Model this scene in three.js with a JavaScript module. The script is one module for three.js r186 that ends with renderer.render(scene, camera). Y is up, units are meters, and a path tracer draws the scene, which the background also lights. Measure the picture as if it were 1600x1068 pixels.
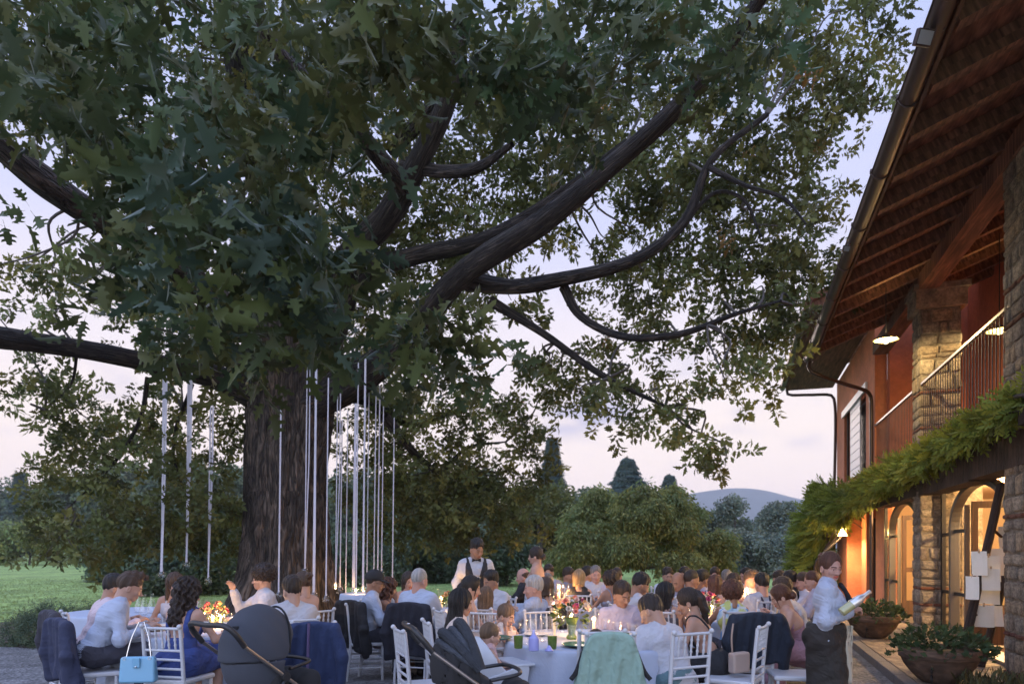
import * as THREE from 'three';
import { mergeGeometries, toCreasedNormals } from 'three/addons/utils/BufferGeometryUtils.js';
import { RoundedBoxGeometry } from 'three/addons/geometries/RoundedBoxGeometry.js';

// ---------- camera, sky, sun, exposure ----------
const scene = new THREE.Scene();
const FX = 1067, CX = 800, CY = 858, EYE = 1.58;            // focal length and principal point of the 1600 x 1068 picture
const camera = new THREE.PerspectiveCamera(2 * Math.atan(534 / FX) * 180 / Math.PI, 1600 / 1068, 0.1, 6000);
camera.position.set(0, EYE, 0);
camera.filmGauge = 36;
camera.setViewOffset(1600, 1068, 0, 534 - CY, 1600, 1068);   // a shift lens: verticals stay vertical
camera.focus = 6.6; camera.userData.fStop = 2.0;
const SKY_GAIN = 0.77;
const hash2 = (x, y) => { let h = Math.imul(x | 0, 374761393) + Math.imul(y | 0, 668265263) | 0; h = Math.imul(h ^ (h >>> 13), 1274126177); return ((h ^ (h >>> 16)) >>> 0) / 4294967296; };
const vnoise = (x, y) => { const i = Math.floor(x), j = Math.floor(y); let u = x - i, v = y - j; u = u * u * (3 - 2 * u); v = v * v * (3 - 2 * v); return (hash2(i, j) * (1 - u) + hash2(i + 1, j) * u) * (1 - v) + (hash2(i, j + 1) * (1 - u) + hash2(i + 1, j + 1) * u) * v; };
const fbm = (x, y, o = 4) => { let s = 0, a = 0.5, n = 0; for (let k = 0; k < o; k++) { s += a * vnoise(x, y); n += a; a *= 0.5; x = x * 2.03 + 17.1; y = y * 2.03 + 5.3; } return s / n; };
const sm = (a, b, x) => { const t = Math.min(1, Math.max(0, (x - a) / (b - a))); return t * t * (3 - 2 * t); };
const mix = (a, b, t) => a + (b - a) * t;
const SKY = [[-90, .30, .27, .26], [-1, .70, .58, .53], [2, .90, .75, .66], [9, .88, .77, .72], [16, .78, .72, .77], [26, .55, .58, .81], [36, .44, .51, .80], [60, .40, .48, .76], [90, .38, .46, .74]];
{
  const W = 1024, H = 512, d = new Float32Array(W * H * 4);
  for (let j = 0; j < H; j++) {
    const el = ((j + .5) / H - .5) * 180;
    let k = 1; while (k < SKY.length - 1 && SKY[k][0] < el) k++;
    const A = SKY[k - 1], B = SKY[k], t = sm(A[0], B[0], el);
    for (let i = 0; i < W; i++) {
      const az = ((i + .5) / W - .5) * 2 * Math.PI;            // atan2(z, x); the camera looks along -z: az = -90 degrees
      const front = 0.5 + 0.5 * Math.cos(az + Math.PI / 2 - 0.12);
      let c = [0, 1, 2].map(n => mix(A[n + 1], B[n + 1], t));
      // after sunset the glow is ahead; the sky behind is bluer, brightened there and overhead as added fill light
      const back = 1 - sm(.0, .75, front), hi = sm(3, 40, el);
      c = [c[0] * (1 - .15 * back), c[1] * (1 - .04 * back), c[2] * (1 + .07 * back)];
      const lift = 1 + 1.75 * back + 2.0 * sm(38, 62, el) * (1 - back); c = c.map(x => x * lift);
      // soft dusk clouds low over the horizon
      if (el > .5 && el < 40) {
        const u = (az + 9) * 9, v = el * .42;
        const n = fbm(u * 1.3 + 3.3, v * 1.7 + 8.1, 5), band = sm(5, 9, el) * (1 - sm(13, 20, el)) + .9 * sm(2.6, 3.6, el) * (1 - sm(4.6, 5.8, el));
        const a = az + Math.PI / 2, spot = Math.exp(-(((a - .10) / .075) ** 2) - ((el - 11.2) / 2.1) ** 2);
        const m = Math.min(.85, band * sm(.58, .82, n) * .4 + spot * sm(.34, .6, n) * 1.1);
        c = [mix(c[0], .43, m), mix(c[1], .43, m), mix(c[2], .60, m)];
        const streak = sm(.5, .75, fbm(u * .5 + 40, el * .9, 4)) * sm(14, 20, el) * (1 - sm(30, 38, el)) * .16;
        c = [mix(c[0], .74, streak), mix(c[1], .68, streak), mix(c[2], .78, streak)];
      }
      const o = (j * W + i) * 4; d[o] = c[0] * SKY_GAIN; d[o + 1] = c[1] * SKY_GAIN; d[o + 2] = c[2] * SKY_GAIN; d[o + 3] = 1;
    }
  }
  const t = new THREE.DataTexture(d, W, H, THREE.RGBAFormat, THREE.FloatType);
  t.mapping = THREE.EquirectangularReflectionMapping; t.magFilter = t.minFilter = THREE.LinearFilter; t.needsUpdate = true;
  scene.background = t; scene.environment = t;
}
const sun = new THREE.DirectionalLight(new THREE.Color(1, .80, .70), 0.5);
sun.position.set(14, 15, -90); sun.target.position.set(0, 0, -8); sun.shadow.radius = 30; sun.castShadow = true;
Object.assign(sun.shadow.camera, { left: -40, right: 40, top: 30, bottom: -20, near: 1, far: 160 });
sun.shadow.mapSize.set(2048, 2048);
scene.add(sun, sun.target);
const renderer = new THREE.WebGLRenderer({ antialias: true });
renderer.toneMapping = THREE.LinearToneMapping;
renderer.toneMappingExposure = 1.66;
renderer.shadowMap.enabled = true;
scene.fog = new THREE.FogExp2(0xd6d2dc, 0.00028);

// ---------- helpers ----------
const V = (x, y, z) => new THREE.Vector3(x, y, z);
const at = (px, py, d) => V((px - CX) / FX * d, EYE + (CY - py) / FX * d, -d);   // a point seen at that pixel, d metres ahead
const gx = (px, d) => (px - CX) / FX * d;
const R = a => a * Math.PI / 180;
let seed = 7; const rnd = () => { seed = (seed + 0x6D2B79F5) | 0; let t = Math.imul(seed ^ (seed >>> 15), 1 | seed); t = (t + Math.imul(t ^ (t >>> 7), 61 | t)) ^ t; return ((t ^ (t >>> 14)) >>> 0) / 4294967296; };
const rr = (a, b) => a + (b - a) * rnd();
const used = {};
const numbered = n => { const k = used[n] = (used[n] ?? -1) + 1; return k ? n + '_' + String(k).padStart(3, '0') : n; };
const shade = o => { o.castShadow = o.receiveShadow = true; return o; };
function thing(name, label, category, pos = [0, 0, 0], turn = 0, group) {
  const o = new THREE.Group(); o.name = numbered(name); o.position.set(...pos); o.rotation.y = turn;
  o.userData = { label, category }; if (group) o.userData.group = group; scene.add(o); return o;
}
function part(parent, name, geo, mat, kind) { const m = shade(new THREE.Mesh(geo, mat)); m.name = name; if (kind) m.userData.kind = kind; parent.add(m); return m; }
function struct(name, geo, mat, label) { const m = shade(new THREE.Mesh(geo, mat)); m.name = numbered(name); m.userData = { kind: 'structure' }; if (label) m.userData.label = label; scene.add(m); return m; }
function clone(o, label, pos, turn, name, group) {
  const c = o.clone(); c.name = numbered(name ?? o.name.replace(/_\d+$/, '')); c.userData = { ...o.userData, label }; if (group) c.userData.group = group;
  if (pos) c.position.set(...pos); if (turn !== undefined) c.rotation.y = turn; scene.add(c); return c;
}
const lin = (r, g, b) => new THREE.Color().setRGB(r, g, b);
const mat = (c, rough = .8, o = {}) => new THREE.MeshStandardMaterial({ color: Array.isArray(c) ? lin(...c) : c, roughness: rough, ...o });
const phys = (c, rough, o) => new THREE.MeshPhysicalMaterial({ color: Array.isArray(c) ? lin(...c) : c, roughness: rough, ...o });
function tex(w, h, fn, srgb, rep) {
  const d = new Uint8Array(w * h * 4);
  for (let j = 0; j < h; j++) for (let i = 0; i < w; i++) { const c = fn(i / w, j / h, i, j), o = (j * w + i) * 4; for (let k = 0; k < 3; k++) d[o + k] = Math.max(0, Math.min(255, 255 * (Array.isArray(c) ? c[k] : c))); d[o + 3] = 255; }
  const t = new THREE.DataTexture(d, w, h); t.wrapS = t.wrapT = THREE.RepeatWrapping; t.magFilter = THREE.LinearFilter; t.minFilter = THREE.LinearFilter;
  if (srgb) t.colorSpace = THREE.SRGBColorSpace; if (rep) t.repeat.set(rep, rep); t.needsUpdate = true; return t;
}
// noise that repeats over the unit square
const tn = (u, v, f, o = 4, s = 0) => { let r = 0, a = .5, n = 0; for (let k = 0; k < o; k++) { const x = u * f, y = v * f, i = Math.floor(x), j = Math.floor(y); let p = x - i, q = y - j; p = p * p * (3 - 2 * p); q = q * q * (3 - 2 * q); const w = (m) => ((m % f) + f) % f, h = (a, b) => hash2(w(a) + s * 57 + k * 131, w(b) + s * 91); r += a * ((h(i, j) * (1 - p) + h(i + 1, j) * p) * (1 - q) + (h(i, j + 1) * (1 - p) + h(i + 1, j + 1) * p) * q); n += a; a *= .55; f *= 2; } return r / n; };
const box = (x0, x1, y0, y1, z0, z1, bev = 0) => { const w = x1 - x0, h = y1 - y0, d = z1 - z0; const g = bev ? new RoundedBoxGeometry(w, h, d, 1, Math.min(bev, w / 2.1, h / 2.1, d / 2.1)) : new THREE.BoxGeometry(w, h, d); g.translate((x0 + x1) / 2, (y0 + y1) / 2, (z0 + z1) / 2); return g; };
// box with uv in metres
const mbox = (x0, x1, y0, y1, z0, z1) => { const g = box(x0, x1, y0, y1, z0, z1), p = g.attributes.position, n = g.attributes.normal, u = g.attributes.uv; for (let i = 0; i < p.count; i++) { const X = p.getX(i), Y = p.getY(i), Z = p.getZ(i); if (Math.abs(n.getY(i)) > .5) u.setXY(i, X, Z); else if (Math.abs(n.getX(i)) > .5) u.setXY(i, Z, Y); else u.setXY(i, X, Y); } return g; };
const tube = (pts, r, seg = 8, n) => new THREE.TubeGeometry(new THREE.CatmullRomCurve3(pts.map(p => Array.isArray(p) ? V(...p) : p)), n ?? Math.max(4, pts.length * 4), r, seg);
const rod = (a, b, r, seg = 8, r2 = r) => { a = Array.isArray(a) ? V(...a) : a; b = Array.isArray(b) ? V(...b) : b; const g = new THREE.CylinderGeometry(r2, r, a.distanceTo(b), seg); g.applyQuaternion(new THREE.Quaternion().setFromUnitVectors(V(0, 1, 0), b.clone().sub(a).normalize())); const m = a.clone().add(b).multiplyScalar(.5); g.translate(m.x, m.y, m.z); return g; };
const lathe = (pts, seg = 20) => new THREE.LatheGeometry(pts.map(p => new THREE.Vector2(...p)), seg);
const tr = (g, x, y, z, ry = 0, s = 1, rx = 0, rz = 0) => { g.scale(s, s, s); if (rx) g.rotateX(rx); if (rz) g.rotateZ(rz); if (ry) g.rotateY(ry); g.translate(x, y, z); return g; };
const merge = gs => { const idx = gs.every(g => g.index); const keep = ['position', 'normal', ...(gs.every(g => g.attributes.uv) ? ['uv'] : []), ...(gs.every(g => g.attributes.color) ? ['color'] : [])]; gs = gs.map(g => { g = idx ? g : g.index ? g.toNonIndexed() : g; for (const k of Object.keys(g.attributes)) if (!keep.includes(k)) g.deleteAttribute(k); return g; }); return mergeGeometries(gs); };
// a limb through points with radii: smooth tube, uv in metres
function limb(pts, radii, seg = 12, n = 40, rough = 0, fs = 3) {
  const c = new THREE.CatmullRomCurve3(pts, false, 'centripetal'), pos = [], uv = [], idx = [];
  let N = null, prev = null, L = 0;
  for (let i = 0; i <= n; i++) {
    const t = i / n, p = c.getPoint(t), T = c.getTangent(t);
    if (!N) { N = Math.abs(T.y) > .9 ? V(1, 0, 0) : V(0, 1, 0); N.sub(T.clone().multiplyScalar(N.dot(T))).normalize(); } else { N.sub(T.clone().multiplyScalar(N.dot(T))).normalize(); }
    const B = T.clone().cross(N), f = t * (radii.length - 1), k = Math.min(radii.length - 2, Math.floor(f)), r = mix(radii[k], radii[k + 1], f - k);
    if (prev) L += prev.distanceTo(p); prev = p;
    for (let j = 0; j <= seg; j++) {
      const a = j / seg * 2 * Math.PI, q = r * (1 + rough * ((vnoise(fs * Math.cos(a) * 2 + 31, L * fs * .35 + fs * Math.sin(a) * 2) - .5) * 2));
      pos.push(p.x + q * (Math.cos(a) * N.x + Math.sin(a) * B.x), p.y + q * (Math.cos(a) * N.y + Math.sin(a) * B.y), p.z + q * (Math.cos(a) * N.z + Math.sin(a) * B.z));
      uv.push(j / seg * Math.max(1, Math.round(2 * Math.PI * radii[0])), L);
    }
  }
  for (let i = 0; i < n; i++) for (let j = 0; j < seg; j++) { const a = i * (seg + 1) + j, b = a + seg + 1; idx.push(a, a + 1, b, b, a + 1, b + 1); }
  const g = new THREE.BufferGeometry(); g.setAttribute('position', new THREE.Float32BufferAttribute(pos, 3)); g.setAttribute('uv', new THREE.Float32BufferAttribute(uv, 2)); g.setIndex(idx); g.computeVertexNormals();
  // close the seam's normals
  const nm = g.attributes.normal; for (let i = 0; i <= n; i++) { const a = i * (seg + 1), b = a + seg; const v = V(nm.getX(a) + nm.getX(b), nm.getY(a) + nm.getY(b), nm.getZ(a) + nm.getZ(b)).normalize(); nm.setXYZ(a, v.x, v.y, v.z); nm.setXYZ(b, v.x, v.y, v.z); }
  g.userData.curve = c; return g;
}
// surface nets of a signed distance field
function nets(f, lo, hi, c, color) {
  const nx = Math.ceil((hi[0] - lo[0]) / c) + 2, ny = Math.ceil((hi[1] - lo[1]) / c) + 2, nz = Math.ceil((hi[2] - lo[2]) / c) + 2, g = new Float32Array(nx * ny * nz), B = 5;
  for (let bz = 0; bz < nz; bz += B) for (let by = 0; by < ny; by += B) for (let bx = 0; bx < nx; bx += B) {
    const d = f(lo[0] + (bx + B / 2) * c, lo[1] + (by + B / 2) * c, lo[2] + (bz + B / 2) * c), far = Math.abs(d) > B * c * 1.25 + .02;
    for (let z = bz; z < Math.min(nz, bz + B); z++) for (let y = by; y < Math.min(ny, by + B); y++) for (let x = bx, o = (z * ny + y) * nx + bx; x < Math.min(nx, bx + B); x++, o++) g[o] = far ? d : f(lo[0] + x * c, lo[1] + y * c, lo[2] + z * c);
  }
  const cell = new Int32Array(nx * ny * nz).fill(-1), pos = [], idx = [], off = [0, 1, nx, nx + 1, nx * ny, nx * ny + 1, nx * ny + nx, nx * ny + nx + 1];
  const E = [[0, 1], [2, 3], [4, 5], [6, 7], [0, 2], [1, 3], [4, 6], [5, 7], [0, 4], [1, 5], [2, 6], [3, 7]];
  for (let z = 0; z < nz - 1; z++) for (let y = 0; y < ny - 1; y++) for (let x = 0; x < nx - 1; x++) {
    const o = (z * ny + y) * nx + x; let m = 0; for (let k = 0; k < 8; k++) if (g[o + off[k]] < 0) m |= 1 << k;
    if (m === 0 || m === 255) continue;
    let X = 0, Y = 0, Z = 0, n = 0;
    for (const [a, b] of E) { const p = g[o + off[a]], q = g[o + off[b]]; if ((p < 0) === (q < 0)) continue; const t = p / (p - q); X += mix(a & 1, b & 1, t); Y += mix(a >> 1 & 1, b >> 1 & 1, t); Z += mix(a >> 2, b >> 2, t); n++; }
    cell[o] = pos.length / 3; pos.push(lo[0] + (x + X / n) * c, lo[1] + (y + Y / n) * c, lo[2] + (z + Z / n) * c);
  }
  for (let z = 1; z < nz - 1; z++) for (let y = 1; y < ny - 1; y++) for (let x = 1; x < nx - 1; x++) {
    const o = (z * ny + y) * nx + x, s = g[o] < 0;
    const q = (a, b, c2, d, flip) => { if (a < 0 || b < 0 || c2 < 0 || d < 0) return; flip ? idx.push(a, c2, b, b, c2, d) : idx.push(a, b, c2, c2, b, d); };
    if (s !== g[o + 1] < 0) q(cell[o - nx - nx * ny], cell[o - nx * ny], cell[o - nx], cell[o], !s);
    if (s !== g[o + nx] < 0) q(cell[o - 1 - nx * ny], cell[o - nx * ny], cell[o - 1], cell[o], s);
    if (s !== g[o + nx * ny] < 0) q(cell[o - 1 - nx], cell[o - nx], cell[o - 1], cell[o], !s);
  }
  const G = new THREE.BufferGeometry(); G.setAttribute('position', new THREE.Float32BufferAttribute(pos, 3)); G.setIndex(idx); G.computeVertexNormals();
  if (color) { const C = new Float32Array(pos.length); for (let i = 0; i < pos.length; i += 3) C.set(color(pos[i], pos[i + 1], pos[i + 2]), i); G.setAttribute('color', new THREE.BufferAttribute(C, 3)); }
  return G;
}
const smin = (a, b, k) => { const h = Math.max(k - Math.abs(a - b), 0) / k; return Math.min(a, b) - h * h * k * .25; };
// bone: [ax,ay,az, bx,by,bz, ra, rb]
function capD(x, y, z, b, inf = 0) { const ux = b[3] - b[0], uy = b[4] - b[1], uz = b[5] - b[2], px = x - b[0], py = y - b[1], pz = z - b[2]; let t = (px * ux + py * uy + pz * uz) / (ux * ux + uy * uy + uz * uz + 1e-9); t = t < 0 ? 0 : t > 1 ? 1 : t; const dx = px - ux * t, dy = py - uy * t, dz = pz - uz * t; return Math.sqrt(dx * dx + dy * dy + dz * dz) - (b[6] + (b[7] - b[6]) * t) - inf; }
const boneField = (bones, k = .04, inf = 0) => (x, y, z) => { let d = 9; for (const b of bones) d = smin(d, capD(x, y, z, b, inf), k); return d; };
const bounds = (bones, pad) => { const lo = [9, 9, 9], hi = [-9, -9, -9]; for (const b of bones) for (let i = 0; i < 3; i++) { const r = Math.max(b[6], b[7]) + pad; lo[i] = Math.min(lo[i], b[i] - r, b[i + 3] - r); hi[i] = Math.max(hi[i], b[i] + r, b[i + 3] + r); } return [lo, hi]; };
// ---------- ground ----------
const T = {
  gravel: tex(512, 512, (u, v) => { const n = tn(u, v, 96, 2), m = tn(u, v, 6, 4, 3), g = .40 + .34 * (n - .5) + .22 * (m - .5); return [g * 1.0, g * .985, g * .98]; }, true),
  gravelB: tex(512, 512, (u, v) => tn(u, v, 90, 2), false),
  grass: tex(512, 512, (u, v) => { const n = tn(u, v, 110, 2), m = tn(u, v, 5, 5, 2), q = tn(u, v, 14, 3, 5); const g = .8 + .5 * (n - .5) + .35 * (m - .5) + .3 * (q - .5); return [.58 * g + .05 * (q - .5), .68 * g, .36 * g]; }, true),
  earth: tex(256, 256, (u, v) => { const n = tn(u, v, 40, 3), m = tn(u, v, 5, 3, 3), g = .8 + .7 * (n - .5) + .5 * (m - .5); return [.38 * g, .32 * g, .28 * g]; }, true),
  bark: tex(256, 512, (u, v) => { const w = u + .035 * (tn(u, v, 4, 3, 9) - .5), a = Math.abs(((tn(w, v * .25, 24, 3, 1) * 3.1) % 1) - .5) * 2, b = tn(w, v, 48, 3, 4); return Math.pow(a, .7) * .7 + b * .3; }, false),
  barkC: tex(256, 512, (u, v) => { const a = tn(u, v * .25, 24, 3, 1), b = tn(u, v, 8, 4, 6), w = u + .035 * (tn(u, v, 4, 3, 9) - .5), q = .45 + .75 * Math.pow(Math.abs(((tn(w, v * .25, 24, 3, 1) * 3.1) % 1) - .5) * 2, .6); const g = .62 + .6 * (a - .5) + .5 * (b - .5); return [.40 * g * q, .37 * g * q, .345 * g * q]; }, true),
  plaster: tex(512, 512, (u, v) => { const a = tn(u, v, 4, 5, 2), b = tn(u, v, 40, 2, 3), g = 1 + .34 * (a - .5) + .12 * (b - .5); return [.80 * g, .50 * g, .365 * g]; }, true),
  fine: tex(256, 256, (u, v) => tn(u, v, 24, 4, 8), false),
  wood: tex(256, 512, (u, v) => { const a = tn(u, v * .12, 40, 3, 3), b = tn(u, v, 4, 3, 4), g = .8 + .7 * (a - .5) + .35 * (b - .5); return [.57 * g, .42 * g, .33 * g]; }, true),
  woodG: tex(256, 512, (u, v) => { const a = tn(u, v * .12, 40, 3, 3), b = tn(u, v, 5, 3, 4), g = .8 + .8 * (a - .5) + .5 * (b - .5); return [.36 * g, .29 * g, .25 * g]; }, true),
  stone: tex(256, 256, (u, v) => { const a = tn(u, v, 6, 5, 2), b = tn(u, v, 30, 3, 6), g = .85 + .6 * (a - .5) + .4 * (b - .5); return [.78 * g, .74 * g, .69 * g]; }, true),
  paper: tex(128, 128, (u, v) => { const a = tn(u, v, 4, 3, 1); return [.86 + .05 * a, .85 + .05 * a, .82 + .05 * a]; }, true),
};
const rep = (t, x, y = x) => { const c = t.clone(); c.repeat.set(x, y); c.needsUpdate = true; return c; };
const M = {
  gravel: mat([1, 1, 1], .95, { map: rep(T.gravel, .45), bumpMap: rep(T.gravelB, .45), bumpScale: .012 }),
  lawn: mat([1, 1, 1], .95, { map: rep(T.grass, .22), bumpMap: rep(T.gravelB, .5), bumpScale: .03 }),
  earth: mat([1, 1, 1], 1, { map: rep(T.earth, .5), bumpMap: rep(T.gravelB, .5), bumpScale: .02 }),
  bark: mat([.82, .76, .72], .95, { map: rep(T.barkC, .7, .35), bumpMap: rep(T.bark, .7, .35), bumpScale: .09 }),
  trunk: mat([1.30, 1.14, 1.0], .95, { map: rep(T.barkC, .7, .35), bumpMap: rep(T.bark, .7, .35), bumpScale: .07 }),
  barkThin: mat([.10, .085, .075], .95, { bumpMap: rep(T.fine, 2), bumpScale: .01 }),
};
function sheet(pts, y, m, name) { const g = new THREE.ShapeGeometry(new THREE.Shape(pts.map(p => new THREE.Vector2(p[0], p[1]))), 4); g.rotateX(-Math.PI / 2); g.translate(0, y, 0); const p = g.attributes.position, u = g.attributes.uv; for (let i = 0; i < p.count; i++) u.setXY(i, p.getX(i), p.getZ(i)); return struct(name, g, m); }
const wavy = (pts, amp, f) => { const out = []; for (let i = 0; i < pts.length; i++) { const a = pts[i], b = pts[(i + 1) % pts.length], n = 14; for (let k = 0; k < n; k++) { const t = k / n, x = mix(a[0], b[0], t), y = mix(a[1], b[1], t); out.push([x + amp * (fbm(x * f, y * f + 9) - .5) * 2, y + amp * (fbm(x * f + 50, y * f) - .5) * 2]); } } return out; };
{ const g = new THREE.PlaneGeometry(4200, 4200, 1, 1); g.rotateX(-Math.PI / 2); g.translate(0, 0, -1500); const p = g.attributes.position, u = g.attributes.uv; for (let i = 0; i < 4; i++) u.setXY(i, p.getX(i), p.getZ(i)); struct('lawn', g, M.lawn, 'green mown lawn running to the trees'); }
sheet(wavy([[-26, 11.2], [-9, 12.4], [-3, 17.5], [2, 20], [7, 24], [24, 34], [30, -6], [-26, -6]], .8, .5), .008, M.gravel, 'gravel_ground');
sheet(wavy([[-26, 10.6], [-10, 11.4], [-7, 10.9], [-2.5, 14], [-2.2, 18], [-8, 18.6], [-11, 14.6], [-26, 13.6]], .6, .6), .016, M.earth, 'bare_earth');

// ---------- hills ----------
{
  const hill = (name, label, x0, x1, z, h, f, seedv, m) => {
    const nx = 90, ny = 14, pos = [], idx = [];
    for (let j = 0; j <= ny; j++) for (let i = 0; i <= nx; i++) { const u = i / nx, v = j / ny, x = mix(x0, x1, u), e = f(u); const y = h * e * Math.sin(v * Math.PI / 2) * (1 + .10 * (fbm(u * 14 + seedv, v * 5) - .5)); pos.push(x, y - 2, z - 260 * v + 40 * fbm(u * 20, v * 8 + seedv)); }
    for (let j = 0; j < ny; j++) for (let i = 0; i < nx; i++) { const a = j * (nx + 1) + i, b = a + nx + 1; idx.push(a, a + 1, b, b, a + 1, b + 1); }
    const g = new THREE.BufferGeometry(); g.setAttribute('position', new THREE.Float32BufferAttribute(pos, 3)); g.setIndex(idx); g.computeVertexNormals(); struct(name, g, m, label);
  };
  // the ridge seen between the oak and the house: its crest at pixel 1180, 768
  hill('hills', 'blue distant mountain ridge beyond the trees', gx(560, 1500), gx(1900, 1500), -1500, 150, u => .25 + .34 * sm(.05, .36, u) + .44 * Math.exp(-(((u - .462) / .12) ** 2)) + .30 * Math.exp(-(((u - .8) / .22) ** 2)) + .02 * Math.sin(u * 40), 3, mat([.05, .075, .06], 1));
  hill('hills', 'low wooded rise far behind the left trees', gx(-700, 1300), gx(900, 1300), -1300, 75, u => .5 + .3 * Math.sin(u * 5 + 1) + .08 * Math.sin(u * 17), 8, mat([.045, .07, .05], 1));
}

// ---------- foliage ----------
function leafGeo(lobed, seedv) {
  const half = lobed ? [[.0, .010], [.10, .02], [.15, .17], [.235, .235], [.25, .125], [.35, .13], [.39, .30], [.52, .40], [.51, .17], [.62, .155], [.66, .27], [.79, .32], [.76, .13], [.86, .11], [.92, .13]] : [[0, .01], [.12, .10], [.22, .2], [.28, .12], [.42, .27], [.52, .35], [.54, .16], [.7, .28], [.78, .12], [.9, .10]];
  const s = new THREE.Shape(); s.moveTo(0, 0); for (const [y, x] of half) s.lineTo(x, y); s.lineTo(0, 1.02); for (const [y, x] of [...half].reverse()) s.lineTo(-x * .94, y + .02); s.lineTo(0, 0);
  const g = new THREE.ShapeGeometry(s); const p = g.attributes.position;
  const bend = .22 + .38 * hash2(seedv, 1), fold = .2 + .4 * hash2(seedv, 2), tw = (hash2(seedv, 3) - .5) * .6;
  for (let i = 0; i < p.count; i++) { const x = p.getX(i), y = p.getY(i); p.setXYZ(i, x, y, fold * Math.abs(x) - bend * y * y + tw * x * y); }
  // stalk
  const st = new THREE.PlaneGeometry(.012, .25); st.translate(0, -.12, 0);
  const r = merge([g, st]); r.deleteAttribute('uv'); r.computeVertexNormals(); return r;
}
const leafG = [0, 1, 2].map(i => leafGeo(true, i + 3)), leafS = [0, 1].map(i => leafGeo(false, i + 9));
const leafMat = (c, t = .42) => phys(c, .78, { transmission: t, thickness: 0, side: THREE.DoubleSide, specularIntensity: .35 });
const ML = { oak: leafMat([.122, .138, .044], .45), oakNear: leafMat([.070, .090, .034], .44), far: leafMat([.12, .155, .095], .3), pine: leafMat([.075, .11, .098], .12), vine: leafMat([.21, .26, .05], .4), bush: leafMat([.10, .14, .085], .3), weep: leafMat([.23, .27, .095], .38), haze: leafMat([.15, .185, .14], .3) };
const Q = (dir, roll) => new THREE.Quaternion().setFromUnitVectors(V(0, 1, 0), dir.clone().normalize()).multiply(new THREE.Quaternion().setFromAxisAngle(V(0, 1, 0), roll));
// a spray: a twig with leaves along it, hanging from its base; +y is the way the twig grows
function sprayMats(n, len, leaf, s) {
  const out = []; let sd = s; const q = () => hash2(sd++, s * 31 + 7);
  for (let i = 0; i < n; i++) { const t = .15 + .85 * i / n, a = i * 2.4 + q(), p = V((q() - .5) * .1 * len, t * len, (q() - .5) * .1 * len); const d = V(Math.cos(a) * (1 - .4 * t), .35 + .6 * t - .7 * q(), Math.sin(a) * (1 - .4 * t)).normalize(); const L = leaf * (.65 + .6 * q()); p.addScaledVector(d, .2 * L); out.push(new THREE.Matrix4().compose(p, Q(d, a + 3 * q()), V(L, L, L))); }
  return out;
}
function sprayGeo(n, len, leaf, s, geos, color) { const gs = sprayMats(n, len, leaf, s).map((m, i) => geos[i % geos.length].clone().applyMatrix4(m)); return merge(gs); }
const sprays = [1, 2, 3].map(s => sprayGeo(21, .5, .132, s, leafS));
const clumps = [4, 5].map(s => { // far tree foliage: a ragged ball of small leaves
  const gs = []; let k = s * 100; const q = () => hash2(k++, 77); for (let i = 0; i < 26; i++) { const g = new THREE.CircleGeometry(.5, 4); g.scale(.55, 1.1, 1); const d = V(q() - .5, q() - .5, q() - .5).normalize(), r = .2 + .8 * Math.cbrt(q()); g.applyMatrix4(new THREE.Matrix4().compose(d.clone().multiplyScalar(r), Q(V(q() - .5, q() - .3, q() - .5), q() * 6), V(.34, .34, .34))); gs.push(g); } const r = merge(gs); r.deleteAttribute('uv'); return r; });
const needleClump = (() => { const gs = []; let k = 900; const q = () => hash2(k++, 5); for (let i = 0; i < 18; i++) { const g = new THREE.CircleGeometry(.5, 3); g.scale(.22, 1.2, 1); g.applyMatrix4(new THREE.Matrix4().compose(V((q() - .5) * 1.1, (q() - .5) * .35, q() * 1.1), Q(V((q() - .5) * 1.4, -.5 + q() * .5, .8), q() * 6), V(.6, .6, .6))); gs.push(g); } const r = merge(gs); r.deleteAttribute('uv'); return r; })();
function scatter(parent, name, geo, m, mats, tint) {
  const im = new THREE.InstancedMesh(geo, m, mats.length); im.name = name; im.userData.kind = 'stuff'; shade(im);
  const c = new THREE.Color(); mats.forEach((x, i) => { im.setMatrixAt(i, x); const t = tint ? tint(i, x) : [1, 1, 1]; im.setColorAt(i, c.setRGB(...t)); });
  parent.add(im); return im;
}
const tintGreen = () => { const a = rr(.6, 1.35), y = rr(-.18, .3); return [a * (1 + y), a * (1 + .25 * y), a * (1 - .4 * y)]; };

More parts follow.
